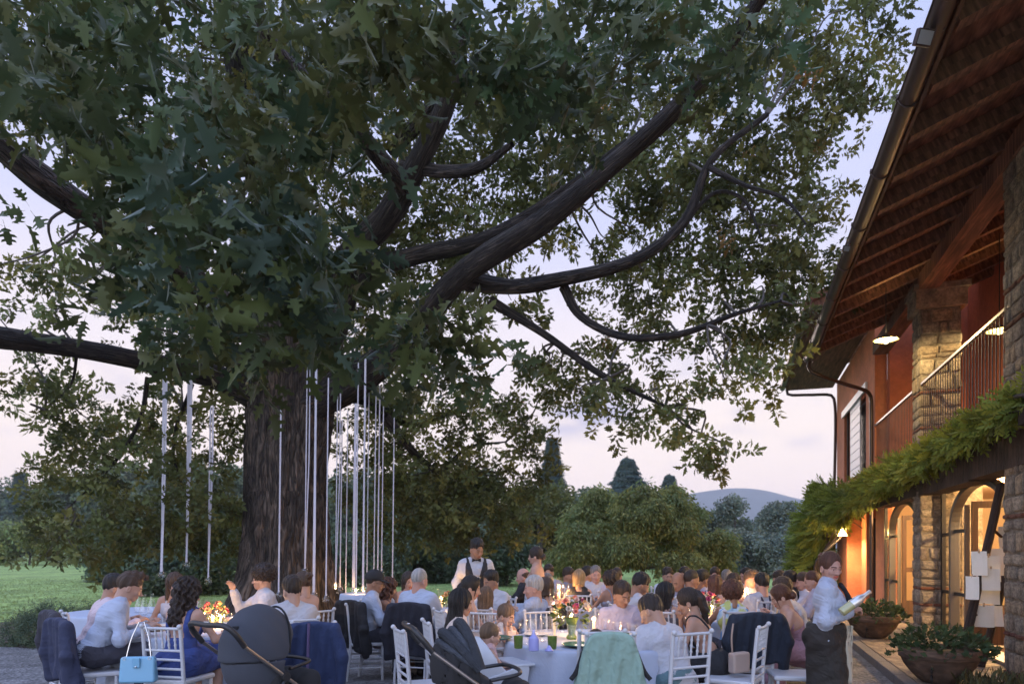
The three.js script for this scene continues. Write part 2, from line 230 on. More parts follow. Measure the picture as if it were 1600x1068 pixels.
// background trees: px, top py, depth, half width in px, kind
function bgTree(label, px, py, d, wpx, kind, m, n, size, name = 'tree', group) {
  const top = at(px, py, d), h = top.y, w = wpx / FX * d, o = thing(name, label, name === 'shrub' ? 'shrub' : 'tree', [top.x, 0, -d], 0, group);
  const tall = kind === 'conifer', tr_ = limb([V(0, -.1, 0), V(.1, h * .3, 0), V(-.05, h * .6, .1), V(0, h * (tall ? .97 : .8), 0)], [Math.max(.07, h * .028), h * .018, .03], 8, 10); part(o, name === 'shrub' ? 'stem' : 'trunk', tr_, M.barkThin);
  const lo = kind === 'bush' ? 0 : tall ? h * .06 : kind === 'weep' ? .5 : h * .16, ms = [], lumps = [];
  if (!tall) { const K = kind === 'weep' ? 64 : Math.round(mix(9, 16, rnd())); for (let i = 0; i < K; i++) { const a = rnd() * 6.28, e = Math.pow(rnd(), .8), y = mix(lo + .12 * h, h * .92, e), tt = (y - lo) / (h - lo), ww = (kind === 'weep' ? w * Math.sqrt(Math.max(.02, 1 - tt * tt)) * .92 : w * Math.sqrt(Math.max(.05, 1 - Math.pow(tt * 1.9 - .85, 2) * .85)) * .68); lumps.push([Math.cos(a) * ww * (kind === 'weep' ? rr(.8, 1.12) : 1), y * (kind === 'weep' ? rr(.84, 1.06) : 1), Math.sin(a) * ww, rr(.26, .46) * w * (kind === 'weep' ? .48 : 1)]); } lumps.push([0, h - w * .32, 0, w * .34]);
    for (const L of lumps.slice(0, 6)) part(o, 'branch', limb([V(0, h * .25, 0), V(L[0] * .4, mix(h * .3, L[1], .5), L[2] * .4), V(L[0], L[1], L[2])], [h * .012, .02], 6, 8), M.barkThin); }
  while (ms.length < n) {
    let p, dir;
    if (tall) { const t = Math.pow(rnd(), .75), y = mix(lo, h, t), a = rnd() * 6.28, tier = .35 + 1.15 * fbm(y * 2.6 / (h * .06) + 3, a * 1.3 + Math.floor(y * 1.4 / (h * .06)) * 7, 2), r = w * (1 - t) * tier * Math.sqrt(rr(.1, 1)) + .03; p = V(Math.cos(a) * r, y - r * .16, Math.sin(a) * r); dir = V(Math.cos(a), -.35, Math.sin(a)); }
    else { const L = lumps[Math.floor(rnd() * lumps.length)], u = V(rr(-1, 1), rr(-1, 1), rr(-1, 1)).normalize(), r = L[3] * Math.cbrt(rr(.25, 1)) * (1 + .3 * (rnd() - .5)); p = V(L[0], L[1], L[2]).addScaledVector(u.clone().setY(u.y * (kind === 'weep' ? .55 : 1)), r); if (kind === 'weep') p.y -= .5 * rnd() * rnd() * Math.hypot(p.x, p.z) / w; if (p.y < .05 || p.y > h * 1.03) continue; dir = u.clone().setY(u.y + (kind === 'weep' ? -1.1 : .2)); }
    const s = size * rr(.6, 1.3); const q = tall ? new THREE.Quaternion().setFromUnitVectors(V(0, 0, 1), dir.normalize()) : Q(dir, rnd() * 6); ms.push(new THREE.Matrix4().compose(p, q, kind === 'weep' ? V(s * .7, s * 1.5, s * .7) : V(s, s, s)));
  }
  scatter(o, 'crown', tall ? needleClump : clumps[ms.length % 2], m, ms, tintGreen); return o;
}
bgTree('dark conifer rising above the treeline past the low oak leaves', 30, 738, 95, 40, 'conifer', ML.pine, 4000, .5, 'conifer_tree');
for (const [x, y, d, w, l] of [[-50, 752, 100, 70, 'broad dark tree at the far lawn edge, cut by the frame'], [75, 762, 98, 55, 'rounded dark tree on the far lawn edge beside the conifer'], [135, 752, 92, 60, 'tall bushy tree behind the drooping oak leaves at the lawn edge'], [205, 735, 88, 66, 'tall bluish tree behind the first pair of ribbons'], [290, 728, 84, 66, 'dense far tree behind the second pair of ribbons'], [365, 742, 80, 60, 'dark far tree just beside the oak trunk'], [560, 752, 78, 60, 'far tree seen through the thin ribbons past the trunk'], [640, 742, 74, 66, 'broad far tree behind the standing waiter with vest'], [730, 752, 70, 60, 'far tree behind the waiter and the bride'], [1082, 816, 70, 36, 'low far tree peeping over the weeping tree'], [1112, 822, 66, 36, 'low hazy tree between weeping tree and slender tree']]) bgTree(l, x, y, d, w, 'round', ML.far, 700, 1.5);
bgTree('pale yellow green bushy tree on the far edge of the lawn', 45, 822, 70, 52, 'round', ML.weep, 700, .95);
bgTree('tall pointed dark conifer above the bride', 862, 684, 60, 46, 'conifer', ML.pine, 8000, .34, 'conifer_tree');
bgTree('broad dark conifer over the weeping tree', 980, 716, 56, 92, 'conifer', ML.pine, 10000, .38, 'conifer_tree');
bgTree('smaller dark evergreen beside the broad conifer', 1046, 742, 58, 58, 'conifer', ML.pine, 8000, .30, 'conifer_tree');
bgTree('mid green leafy tree in front of the pointed conifer', 842, 768, 40, 62, 'round', ML.oak, 1300, .62);
bgTree('blue green tree between the two conifers', 915, 775, 50, 44, 'round', ML.far, 900, .8);
bgTree('slender hazy tree with a ragged top under the mountain', 1148, 780, 62, 27, 'round', ML.haze, 420, .7);
bgTree('soft grey green tree nearest the house vine', 1212, 792, 52, 36, 'round', ML.haze, 1300, .55);
bgTree('grey green tree half hidden by the house vine', 1255, 826, 48, 34, 'round', ML.haze, 900, .6);
bgTree('wide weeping tree with fine drooping foliage behind the guests', 1000, 766, 24, 132, 'weep', ML.weep, 6500, .30, 'weeping_tree');
for (const [x, y, d, w, l] of [[290, 838, 24, 70, 'dark round shrub behind the left table'], [355, 800, 30, 52, 'pale leafy shrub against the oak trunk'], [575, 846, 30, 60, 'dark shrub behind the man in the black cap'], [650, 836, 32, 62, 'blue green shrub behind the bald man'], [725, 832, 34, 60, 'dark shrub behind the standing waiter'], [790, 842, 30, 52, 'dark shrub between waiter and bride'], [1160, 838, 40, 46, 'low shrub under the slender hazy tree'], [1215, 846, 38, 50, 'low grey shrub behind the last guests'], [205, 846, 34, 60, 'low shrub behind the man in the pale shirt']]) bgTree(l, x, y, d, w, 'bush', x > 1100 ? ML.haze : ML.bush, 900, .5, 'shrub');
{ // the clipped bush at the edge of the gravel, and a few tufts in the lawn
  const o = thing('shrub', 'low spreading evergreen bush on the gravel edge at far left', 'shrub', [gx(88, 11.4), 0, -11.4]); const ms = [];
  part(o, 'stem', merge([0, 1, 2, 3, 4].map(i => limb([V(0, -.02, 0), V(.3 * Math.cos(i * 1.3), .3, .2 * Math.sin(i * 1.3)), V(.6 * Math.cos(i * 1.3), .5, .4 * Math.sin(i * 1.3))], [.03, .01], 5, 6))), M.barkThin);
  while (ms.length < 1700) { const u = V(rr(-1, 1), rr(-.1, 1), rr(-1, 1)).normalize(), r = Math.cbrt(rr(.35, 1)) * (1 + 1.3 * (fbm(u.x * 2.6 + 5, u.z * 2.6 + u.y * 2.4, 3) - .5)); const p = V(u.x * .82 * r, .03 + Math.abs(u.y) * .60 * r, u.z * .6 * r); const s = rr(.05, .085); ms.push(new THREE.Matrix4().compose(p, Q(u.clone().add(V(0, .3, 0)), rnd() * 6), V(s, s, s))); }
  scatter(o, 'foliage', clumps[0], ML.bush, ms, tintGreen);
  const blade = (() => { const gs = []; for (let i = 0; i < 7; i++) { const g = new THREE.CircleGeometry(.5, 3); g.scale(.05, 1, 1); g.translate(0, .25, 0); g.rotateZ((i - 3) * .22); g.rotateY(i * 2.1); gs.push(g); } const r = merge(gs); r.deleteAttribute('uv'); return r; })();
  const gm = []; while (gm.length < 26000) { const d = 11 + 26 * Math.pow(rnd(), 1.5), x = rr(-1.0, .55) * d; const onLawn = d > 13.6 && (x < -9 || d > 19.5) && x < 9; if (!onLawn) continue; const s = rr(.06, .13); gm.push(new THREE.Matrix4().compose(V(x, 0, -d), new THREE.Quaternion().setFromEuler(new THREE.Euler(0, rnd() * 6, 0)), V(s, s * .7, s))); }
  const gr = new THREE.InstancedMesh(blade, leafMat([.20, .25, .08], .3), gm.length); gr.name = 'grass'; gr.userData = { kind: 'stuff', label: 'short green grass blades of the mown lawn', category: 'grass' }; gm.forEach((x, i) => { gr.setMatrixAt(i, x); gr.setColorAt(i, new THREE.Color().setRGB(...tintGreen())); }); shade(gr); scene.add(gr);
}

// ---------- the great oak ----------
const TD = 15.8, TX = gx(446, TD);
{
  const oak = thing('oak_tree', 'huge old oak with spreading limbs over the tables', 'tree', [TX, 0, -TD]);
  const L = (px, py, d) => at(px, py, d).sub(V(TX, 0, -TD));
  { // trunk with buttressed foot and furrows
    const bark = (a, y) => { const u = a / 6.2832, w = u * 34 + 2.2 * (tn(u, y * .13 + 3, 7, 3, 2) - .5) * 2, r = 1 - 2 * Math.abs(w - Math.floor(w) - .5), brk = tn(u, y * .16 + 5, 30, 2, 6); return (-.045 * Math.pow(r, 2.2) - .03 * sm(.62, .75, brk)) * (1 - .5 * sm(4.5, 6.3, y)); };
    const nh = 170, ns = 190, pos = [], uv = [], idx = [], H = 6.4;
    for (let i = 0; i <= nh; i++) { const t = i / nh, y = -.1 + H * t, flare = .95 * Math.exp(-Math.max(0, y) / .62), r0 = .93 + .10 * Math.exp(-Math.max(0, y - .0) / 2.2) - .05 * t; for (let j = 0; j <= ns; j++) { const a = j / ns * 2 * Math.PI, rootw = .5 + .5 * Math.cos(5 * a + 1.2 + .3 * Math.sin(a)), fur = Math.sin(11 * a + 1.5 * Math.sin(y * .8 + a * 2)) * .030 + Math.sin(23 * a + y * .7) * .010 + bark(a, y) + .05 * (fbm(Math.cos(a) * 3 + 7, Math.sin(a) * 3 + y * .5) - .5); const r = r0 + flare * rootw + fur * r0 + .10 * Math.pow(Math.max(0, Math.cos(a - .1)), 3) * sm(3.0, 5.6, y) * 3; pos.push(r * Math.cos(a) + .05 * y * .1, y, r * Math.sin(a)); uv.push(j / ns * 6, y); } }
    for (let i = 0; i < nh; i++) for (let j = 0; j < ns; j++) { const a = i * (ns + 1) + j, b = a + ns + 1; idx.push(a, b, a + 1, b, b + 1, a + 1); }
    const g = new THREE.BufferGeometry(); g.setAttribute('position', new THREE.Float32BufferAttribute(pos, 3)); g.setAttribute('uv', new THREE.Float32BufferAttribute(uv, 2)); g.setIndex(idx); g.computeVertexNormals(); part(oak, 'trunk', g, M.trunk);
  }
  const mains = [];
  const br = (pts, radii, n = 36, seg = 14) => { const g = limb(pts.map(p => L(...p)), radii, seg, n, .16, 3); mains.push(g.userData.curve); return part(oak, 'branch', g, M.bark); };
  br([[440, 640, 15.6], [345, 592, 15.0], [250, 570, 14], [120, 545, 12.6], [-10, 526, 11.4], [-200, 500, 10]], [.40, .27, .205, .18, .165, .14]);
  br([[470, 640, 15.6], [560, 590, 15], [640, 520, 13.9], [720, 430, 12.6], [850, 345, 11], [960, 255, 9.8], [1060, 165, 8.9], [1160, 40, 8], [1240, -80, 7.2]], [.48, .36, .27, .22, .185, .14, .11, .085, .06]);
  br([[500, 560, 15.4], [560, 432, 14.2], [640, 402, 13.5], [760, 372, 13], [880, 300, 12.6], [980, 220, 12]], [.38, .22, .17, .14, .10, .05]);
  br([[470, 520, 15.4], [545, 402, 13.8], [610, 330, 12.8], [660, 240, 12], [700, 150, 11.2], [720, 20, 10.5]], [.40, .28, .235, .19, .15, .10]);
  br([[632, 258, 12.4], [690, 268, 12], [745, 262, 11.6], [800, 225, 11]], [.14, .11, .09, .05], 20);
  br([[610, 235, 13], [680, 165, 12.4], [760, 80, 12]], [.16, .14, .1], 16);
  br([[730, 440, 12.8], [800, 448, 12.6], [880, 435, 12.2], [1000, 402, 11.8], [1070, 345, 11.5], [1112, 250, 11.2], [1200, 178, 10.8]], [.19, .14, .12, .10, .085, .06, .04]);
  br([[880, 448, 12.4], [905, 492, 12.4], [970, 525, 12.3], [1060, 522, 12], [1150, 490, 11.8], [1220, 470, 11.6]], [.09, .08, .075, .06, .04, .02], 28, 10);
  br([[765, 470, 12.8], [850, 522, 12.9], [940, 585, 12.8], [1040, 635, 12.6]], [.10, .075, .06, .03], 24, 10);
  br([[1108, 262, 11.2], [1165, 290, 11], [1225, 310, 10.8], [1260, 350, 10.6]], [.05, .04, .03, .015], 18, 8);
  br([[1075, 340, 11.5], [1120, 300, 11.3], [1160, 310, 11.2], [1190, 370, 11.1]], [.04, .035, .03, .015], 18, 8);
  br([[-80, 150, 7.6], [20, 245, 8.2], [120, 318, 9.6], [280, 420, 12], [440, 560, 15.2]], [.15, .17, .19, .23, .34]);
  br([[440, 560, 15.6], [420, 330, 14.8], [380, 120, 13.6], [340, -120, 12.6]], [.5, .4, .3, .2]);
  br([[600, 650, 15.8], [650, 710, 16.6], [690, 740, 17], [770, 736, 17.4]], [.13, .10, .07, .03], 22, 10);
  br([[690, 740, 17], [730, 700, 17.2], [790, 690, 17.4]], [.06, .045, .02], 14, 8);
  br([[500, 620, 16.4], [560, 620, 17.6], [640, 660, 18.6], [720, 640, 19]], [.28, .2, .12, .05], 22, 10);
  br([[230, 590, 14], [220, 650, 14.4], [180, 720, 14.8], [110, 790, 14.6]], [.05, .04, .03, .015], 22, 10);
  br([[300, 600, 15], [270, 700, 15.6], [300, 800, 16]], [.045, .035, .02], 18, 8);
  br([[120, 550, 12.6], [110, 600, 13], [70, 640, 13.2]], [.03, .02, .01], 14, 8);
  br([[640, 300, 12.6], [520, 160, 9.2], [420, 60, 6.6], [380, -60, 5.4]], [.16, .12, .07, .04], 22, 10);

  const blobs = [ // px, py, depth, rx, ry, half depth, density
    [300, 100, 13, 430, 220, 2, 2.4], [700, 260, 15, 420, 250, 2, 2.0], [1020, 160, 13.5, 290, 210, 2, 2.2], [1255, 110, 12, 150, 165, 1.4, 2.6], [1190, 320, 12.8, 150, 150, 1.4, 2.3], [1225, 455, 12.8, 85, 90, 1, 3.0], [1130, 480, 13.2, 120, 95, 1, 2.5], [1165, 590, 11.4, 72, 56, .8, 2.8], [1105, 708, 11, 62, 34, .6, 3.4], [1065, 655, 11.5, 62, 52, .8, 2.2], [985, 640, 12.4, 110, 40, .8, 1.9], [950, 560, 14.6, 170, 70, 1, 1.25], [930, 455, 15, 190, 90, 1, 1.4], [1000, 330, 15, 200, 110, 1.2, 1.9],
    [690, 690, 17, 160, 110, 2, 2.6], [640, 780, 17.5, 140, 80, 2, 3.0], [740, 810, 17, 120, 56, 1.5, 3.2], [570, 640, 19, 90, 100, 1.5, 2.0], [830, 660, 16, 70, 95, 1, 1.6], [880, 590, 15, 90, 60, 1, 1.4], [800, 760, 16.4, 60, 60, 1, 2],
    [205, 760, 15, 175, 105, 2, 2.9], [130, 838, 14.5, 110, 55, 1.4, 3.0], [280, 660, 16, 160, 75, 1.5, 2.2], [120, 640, 14, 95, 52, 1, 1.9], [50, 585, 13, 100, 48, 1, 1.5], [330, 830, 17, 85, 72, 1.4, 2.6], [40, 450, 13, 110, 50, 1.2, 1.3], [200, 475, 12, 170, 70, 1.3, 1.9], [450, 420, 16.5, 330, 180, 2, 2.0], [40, 400, 10, 70, 50, 1, 1.2], [330, 560, 15.5, 140, 60, 1.2, 1.5],
    [430, -140, 11, 520, 120, 2.4, .9], [1000, -120, 10, 380, 110, 2, .9],
  ];
  const ms = [[], [], []], tips = [];
  for (const [px, py, d, rx, ry, rd, k] of blobs) {
    const sp = .5 * FX / d, n = Math.round((px > 850 && py > 60 ? 1.8 : 2.1) * k * Math.PI * rx * ry / (sp * sp)); let tries = 0;
    for (let i = 0; i < n && tries < n * 6; tries++) {
      const u = V(rr(-1, 1), rr(-1, 1), rr(-1, 1)); if (u.lengthSq() > 1) continue;
      if (fbm((px + u.x * rx) / 46 + 3, (py + u.y * ry) / 34 + d, 3) < .43 - .06 * (k - 2)) { i += .35; continue; }
      const p = L(px + u.x * rx, py - .1 * FX / d + u.y * ry, d + u.z * rd); i++;
      const dir = V(rr(-1, 1) + .25, rr(-.9, .25), rr(-1, 1)), s = rr(.8, 1.25); ms[i % 3 | 0].push(new THREE.Matrix4().compose(p, Q(dir, rnd() * 6), V(s, s, s)));
    }
    // twigs that carry the blob, from the nearest limb
    for (let b = 0; b < (py < 0 ? 0 : 3); b++) {
      const q = L(px + rr(-.7, .7) * rx, py + rr(-.6, .6) * ry, d + rr(-.5, .5) * rd); let best = null, bd = 99; for (const c of mains) for (let t = .2; t <= 1; t += .1) { const p = c.getPoint(t), D = p.distanceTo(q); if (D < bd) { bd = D; best = p; } }
      if (bd < .6 || bd > 5) continue; const m1 = best.clone().lerp(q, .4).add(V(rr(-.3, .3), rr(0, .3), rr(-.3, .3))), m2 = best.clone().lerp(q, .75).add(V(rr(-.25, .25), rr(-.1, .25), rr(-.25, .25)));
      tips.push(limb([best, m1, m2, q], [.028, .02, .013, .006], 6, 14, .1, 4));
    }
  }
  for (const g of tips) part(oak, 'branch', g, M.barkThin);
  const tOak = (i, m) => { const a = rr(.5, 1.5), y = Math.pow(rnd(), 2) * .5 - .1, w = rnd() < .004 ? 1.0 : 0; return [a * (1 + y + w), a * (1 + .3 * y), a * (1 - .3 * y)]; };
  ms.forEach((m, i) => scatter(oak, 'crown', sprays[i], ML.oak, m, tOak));
  // leaves hanging near the camera, the largest ones a part each
  const near = [[380, 430, 4.9, 170, 140, .9, 2.5], [260, 330, 5.2, 140, 110, 1, 2.0], [300, 170, 5.4, 320, 150, 1.2, 1.9], [560, 520, 5.4, 150, 50, .8, 1.9], [720, 85, 5.8, 330, 95, 1.2, 1.8], [650, 540, 5.8, 100, 50, .7, 1.6], [90, 80, 6.4, 170, 120, 1.2, 2.2], [880, 160, 6.4, 170, 70, 1, 1.2], [1060, 50, 7, 210, 80, 1, 1.6], [400, 565, 5.8, 90, 70, .7, 1.8], [250, 510, 6.2, 110, 45, .8, 1.3], [75, 370, 6.2, 45, 30, .5, .9], [720, 560, 7, 80, 56, .6, 1.3], [590, 60, 4.9, 180, 70, .7, 1.4]];
  const leaves = [];
  for (const [px, py, d, rx, ry, rd, k] of near) {
    const sp = .55 * FX / (d * .86), n = Math.round(k * 3.8 * Math.PI * rx * ry / (sp * sp));
    for (let i = 0; i < n; i++) {
      let u; do u = V(rr(-1, 1), rr(-1, 1), rr(-1, 1)); while (u.lengthSq() > 1);
      const dd = (d + u.z * rd) * .86, p = L(px + u.x * rx, py - .24 * FX / (d * .86) + u.y * ry, dd), mm = new THREE.Matrix4().compose(p, Q(V(rr(-1, 1), rr(-1.6, -.1), rr(-1, 1)), rnd() * 6), V(1, 1, 1)), a0 = rr(.55, 1.4), bl = rnd();
      for (const m of sprayMats(12, .52, .175, 40 + Math.floor(rnd() * 20))) { const w = mm.clone().multiply(m), q = new THREE.Vector3().setFromMatrixPosition(w); leaves.push({ w, d: q.distanceTo(V(-TX, EYE, TD)), a: a0 * rr(.8, 1.2), bl }); }
    }
  }
  leaves.sort((a, b) => a.d - b.d);
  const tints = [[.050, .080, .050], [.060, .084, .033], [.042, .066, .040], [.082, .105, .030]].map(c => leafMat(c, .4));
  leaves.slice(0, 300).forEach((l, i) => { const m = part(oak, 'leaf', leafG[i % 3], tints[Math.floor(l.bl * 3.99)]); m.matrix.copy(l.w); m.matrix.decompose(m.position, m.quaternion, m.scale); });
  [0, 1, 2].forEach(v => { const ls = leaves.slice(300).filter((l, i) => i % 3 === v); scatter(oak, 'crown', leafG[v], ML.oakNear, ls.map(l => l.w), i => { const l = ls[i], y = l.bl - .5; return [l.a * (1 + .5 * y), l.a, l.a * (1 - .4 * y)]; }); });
  console.log('oak sprays', ms.map(m => m.length).join(), 'near leaves', leaves.length);
}
// ---------- the farmhouse: local x = distance from the camera's line along the wall (p), local z = -distance along the wall (s) ----------
const TH = Math.atan((1150 - CX) / FX), P0 = 3.3, S0 = 14;
const hw = (p, y, s) => V(s * Math.sin(TH) + p * Math.cos(TH), y, -s * Math.cos(TH) + p * Math.sin(TH));   // to the world
const H = {
  plaster: mat([1, 1, 1], .92, { map: rep(T.plaster, .35), bumpMap: rep(T.fine, 1.2), bumpScale: .006 }),
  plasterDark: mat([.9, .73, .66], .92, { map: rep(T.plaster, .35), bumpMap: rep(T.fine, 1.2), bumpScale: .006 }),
  wood: mat([.78, .74, .70], .8, { map: rep(T.wood, .8, .5), bumpMap: rep(T.fine, .6, 4), bumpScale: .004 }),
  rafter: mat([1.0, .92, .88], .8, { map: rep(T.wood, 1.1, .6), bumpMap: rep(T.fine, 3, .6), bumpScale: .004 }),
  beam: mat([.62, .58, .56], .9, { map: rep(T.woodG, .8, .6), bumpMap: rep(T.fine, 2, 1), bumpScale: .02 }),
  gutter: mat([.085, .06, .055], .42, { metalness: .55 }),
  rail: mat([.06, .045, .04], .5, { metalness: .5 }),
  railTop: mat([.30, .26, .23], .4, { metalness: .7 }),
  iron: mat([.045, .04, .038], .45, { metalness: .6 }),
  frame: mat([.15, .135, .12], .4, { metalness: .5 }),
  mortar: mat([.42, .39, .35], 1, { map: T.stone, bumpMap: T.fine, bumpScale: .01 }),
  tile: mat([.30, .13, .08], .9, { bumpMap: T.fine, bumpScale: .01 }),
  stones: [[.30, .27, .235], [.25, .235, .215], [.36, .33, .285], [.22, .195, .175], [.33, .28, .22]].map(c => mat(c.map(x => x * 1.95), .95, { map: T.stone, bumpMap: T.fine, bumpScale: .012 })),
  bricks: [[.30, .125, .085], [.26, .105, .08], [.34, .16, .11]].map(c => mat(c.map(x => x * 1.2), .95, { map: T.stone, bumpMap: T.fine, bumpScale: .01 })),
  floor: mat([.40, .36, .32], .8, { map: T.stone, bumpMap: T.fine, bumpScale: .006 }),
  kerb: mat([.14, .13, .125], .9, { bumpMap: T.fine, bumpScale: .01 }),
  glass: phys([1, 1, 1], .02, { transmission: 1, thickness: 0, specularIntensity: .8 }),
  inside: mat([.62, .46, .30], .9), slab: mat([.30, .26, .235], .95, { map: T.stone, bumpMap: T.fine, bumpScale: .01 }),
  doorwood: mat([.34, .27, .20], .6, { map: rep(T.wood, 2, .5) }), white: mat([.78, .78, .78], .5), shutter: mat([.72, .72, .76], .5),
};
const house = thing('farmhouse', 'red plastered farmhouse with stone piers, balcony and deep timber eaves', 'house', hw(P0, 0, S0).toArray(), -TH);
const hb = (p0, p1, y0, y1, s0, s1) => mbox(p0 - P0, p1 - P0, y0, y1, S0 - s1, S0 - s0);
const hl = (p, y, s) => V(p - P0, y, S0 - s);
const hp = (name, geo, m, parent = house, kind) => part(parent, name, geo, m, kind);

// rubble masonry: separate stones on the two faces of a pier that show; bricks in levelling courses
function masonry(parent, p0, p1, s0, s1, y0, y1, k) {
  const core = hp('mortar_core', hb(p0 + .012, p1 - .012, y0, y1, s0 + .012, s1 - .012), H.mortar, parent);
  seed = 1000 + k; let y = y0;
  while (y < y1 - .03) {
    const brick = rnd() < .17, h = Math.min(y1 - y, brick ? .062 : rr(.08, .27));
    for (const face of [0, 1]) { // 0: towards the yard's near end (s0), 1: towards the yard (p0)
      const a0 = face ? s0 : p0, a1 = face ? s1 : p1; let a = a0;
      while (a < a1 - .01) {
        let w = brick ? rr(.16, .24) : rr(.11, .38); if (a1 - a - w < .09) w = a1 - a;
        const j = brick ? .006 : rr(.005, .013), d = .045 + .012 * rnd(), out = rr(.0, .016), q = new RoundedBoxGeometry(w - 2 * j, h - 2 * j, d, 1, Math.min(.03, h * .28)); const P = q.attributes.position; const sd = rnd() * 99;
        for (let i = 0; i < P.count; i++) { const x = P.getX(i), yy = P.getY(i); P.setXY(i, x + .03 * (fbm(sd + x * 8, yy * 8) - .5) * (brick ? .3 : 2.2), yy + .03 * (fbm(sd + 7 + x * 8, yy * 8) - .5) * (brick ? .3 : 2.2)); } q.computeVertexNormals();
        if (face) { q.rotateY(-Math.PI / 2); const c = hl(p0 + d / 2 - out, y + h / 2, a + w / 2); q.translate(c.x, c.y, c.z); } else { const c = hl(a + w / 2, y + h / 2, s0 + d / 2 - out); q.translate(c.x, c.y, c.z); }
        const m = hp(brick ? 'brick' : 'stone', q, brick ? H.bricks[Math.floor(rnd() * 3)] : H.stones[Math.floor(rnd() * 5)], core); a += w;
      }
    }
    y += h;
  }
  return core;
}
const pier = (p0, p1, s0, s1, y1, k, cap) => { const g = new THREE.Group(); g.name = 'stone_pier'; house.add(g); masonry(g, p0, p1, s0, s1, .12, y1, k); if (cap) { hp('pier_cap', hb(p0 - .07, p1 + .07, y1 + .003, y1 + .30, s0 - .06, s1 + .06), H.stones[0], g); hp('pier_cap', hb(p0 - .11, p1 + .11, y1 + .302, y1 + .40, s0 - .10, s1 + .10), H.stones[1], g); } return g; };
pier(2.98, 3.60, 8.82, 9.40, 6.02, 1, false);
pier(2.98, 3.60, 13.2, 13.72, 5.66, 2, true);

// porch floor and kerb
{ const g = new THREE.Group(); g.name = 'porch_floor'; house.add(g); seed = 55;
  hp('porch_bed', hb(1.90, 9, -.02, .112, 5, 24), H.mortar, g);
  for (let s = 6; s < 23; s += .62) for (let p = 1.90; p < 3.28; p += .46) hp('paving_tile', (() => { const b = box(p + .004 - P0, p + .456 - P0, .10, .121 + rr(-.001, .002), S0 - s - .616, S0 - s - .004, .005); return b; })(), H.floor, g);
  for (let s = 5; s < 24; s += 1.0) hp('kerb_stone', box(1.76 - P0, 1.895 - P0, -.03, .118, S0 - s - .995, S0 - s - .005, .012), H.kerb, g); }

// ground-floor wall pieces (the wall line at p = 3.3)
hp('wall', hb(3.30, 3.58, .12, 2.9, 17.8, 18.9), H.plaster); hp('wall', hb(3.30, 3.60, .12, 2.9, 20.2, 20.9), H.plaster); hp('wall', hb(3.0, 3.55, .12, 3.1, 21.4, 23.4), H.plaster);
hp('wall', hb(3.56, 3.80, .12, 3.1, 18.9, 21.4), H.plaster); hp('wall', hb(3.556, 9.5, 0, 6.7, 23.1, 23.4), H.plaster);
hp('side_door', hb(3.50, 3.555, .12, 2.3, 19.1, 20.1), H.doorwood); hp('door_frame', hb(3.44, 3.52, .12, 2.4, 18.97, 19.08), H.iron); hp('door_frame', hb(3.44, 3.52, .12, 2.4, 20.1, 20.19), H.iron);
// upper storey
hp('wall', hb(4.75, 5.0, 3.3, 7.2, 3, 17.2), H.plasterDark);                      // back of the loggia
hp('wall', hb(3.0, 3.25, 3.1, 6.75, 17.3, 18.4), H.plaster); hp('wall', hb(3.0, 3.25, 3.1, 6.75, 21.9, 23.4), H.plaster); hp('wall', hb(3.0, 3.25, 5.55, 6.75, 18.4, 21.9), H.plaster); hp('wall', hb(3.0, 3.25, 3.1, 3.5, 18.4, 21.9), H.plaster);
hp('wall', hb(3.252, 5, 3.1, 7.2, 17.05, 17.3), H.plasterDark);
{ const w = new THREE.Group(); w.name = 'window'; house.add(w); hp('lintel', hb(2.95, 3.0, 5.42, 5.60, 18.2, 22.1), H.white, w); hp('frame', hb(3.06, 3.12, 3.5, 5.548, 18.42, 18.6), H.doorwood, w); hp('frame', hb(3.06, 3.12, 3.5, 5.548, 21.7, 21.88), H.doorwood, w); hp('pane', hb(3.16, 3.17, 3.5, 5.5, 18.6, 21.7), mat([.03, .03, .035], .1), w); for (let i = 0; i < 9; i++) hp('slat', box(3.0 - P0 + .012, 3.05 - P0, 3.52 + i * .222, 3.73 + i * .222, S0 - 20.9, S0 - 19.35, .008), H.shutter, w); }
hp('ceiling', hb(3.3, 9.4, 2.905, 3.0, 5, 21), H.inside);
// balcony: slab, deep weathered beam, railing
hp('balcony_slab', hb(2.92, 4.75, 3.02, 3.28, 3, 17.28), H.slab);
for (let s = 4.0; s < 17.2; s += 2.2) hp('balcony_beam', hb(2.965, 3.285, 2.50 + .012 * Math.sin(s), 2.9, s + .004, Math.min(17.25, s + 2.196)), H.beam);
for (let s = 4.3; s < 17; s += .8) hp('joist_end', box(2.78 - P0, 2.964 - P0, 2.86, 3.016, S0 - s - .07, S0 - s + .07, .008), H.beam);
{ const r = new THREE.Group(); r.name = 'railing'; house.add(r); hp('handrail', hb(2.985, 3.035, 4.37, 4.405, 5, 17.25), H.railTop, r); hp('bottom_rail', hb(2.992, 3.028, 3.36, 3.385, 5, 17.25), H.rail, r); const g = new THREE.CylinderGeometry(.0065, .0065, .985, 6); for (let s = 6.6; s < 17.2; s += .125) { if (s > 8.8 && s < 9.42) continue; const c = hl(3.01, 3.877, s), m = hp('baluster', g, H.rail, r); m.position.copy(c); } }
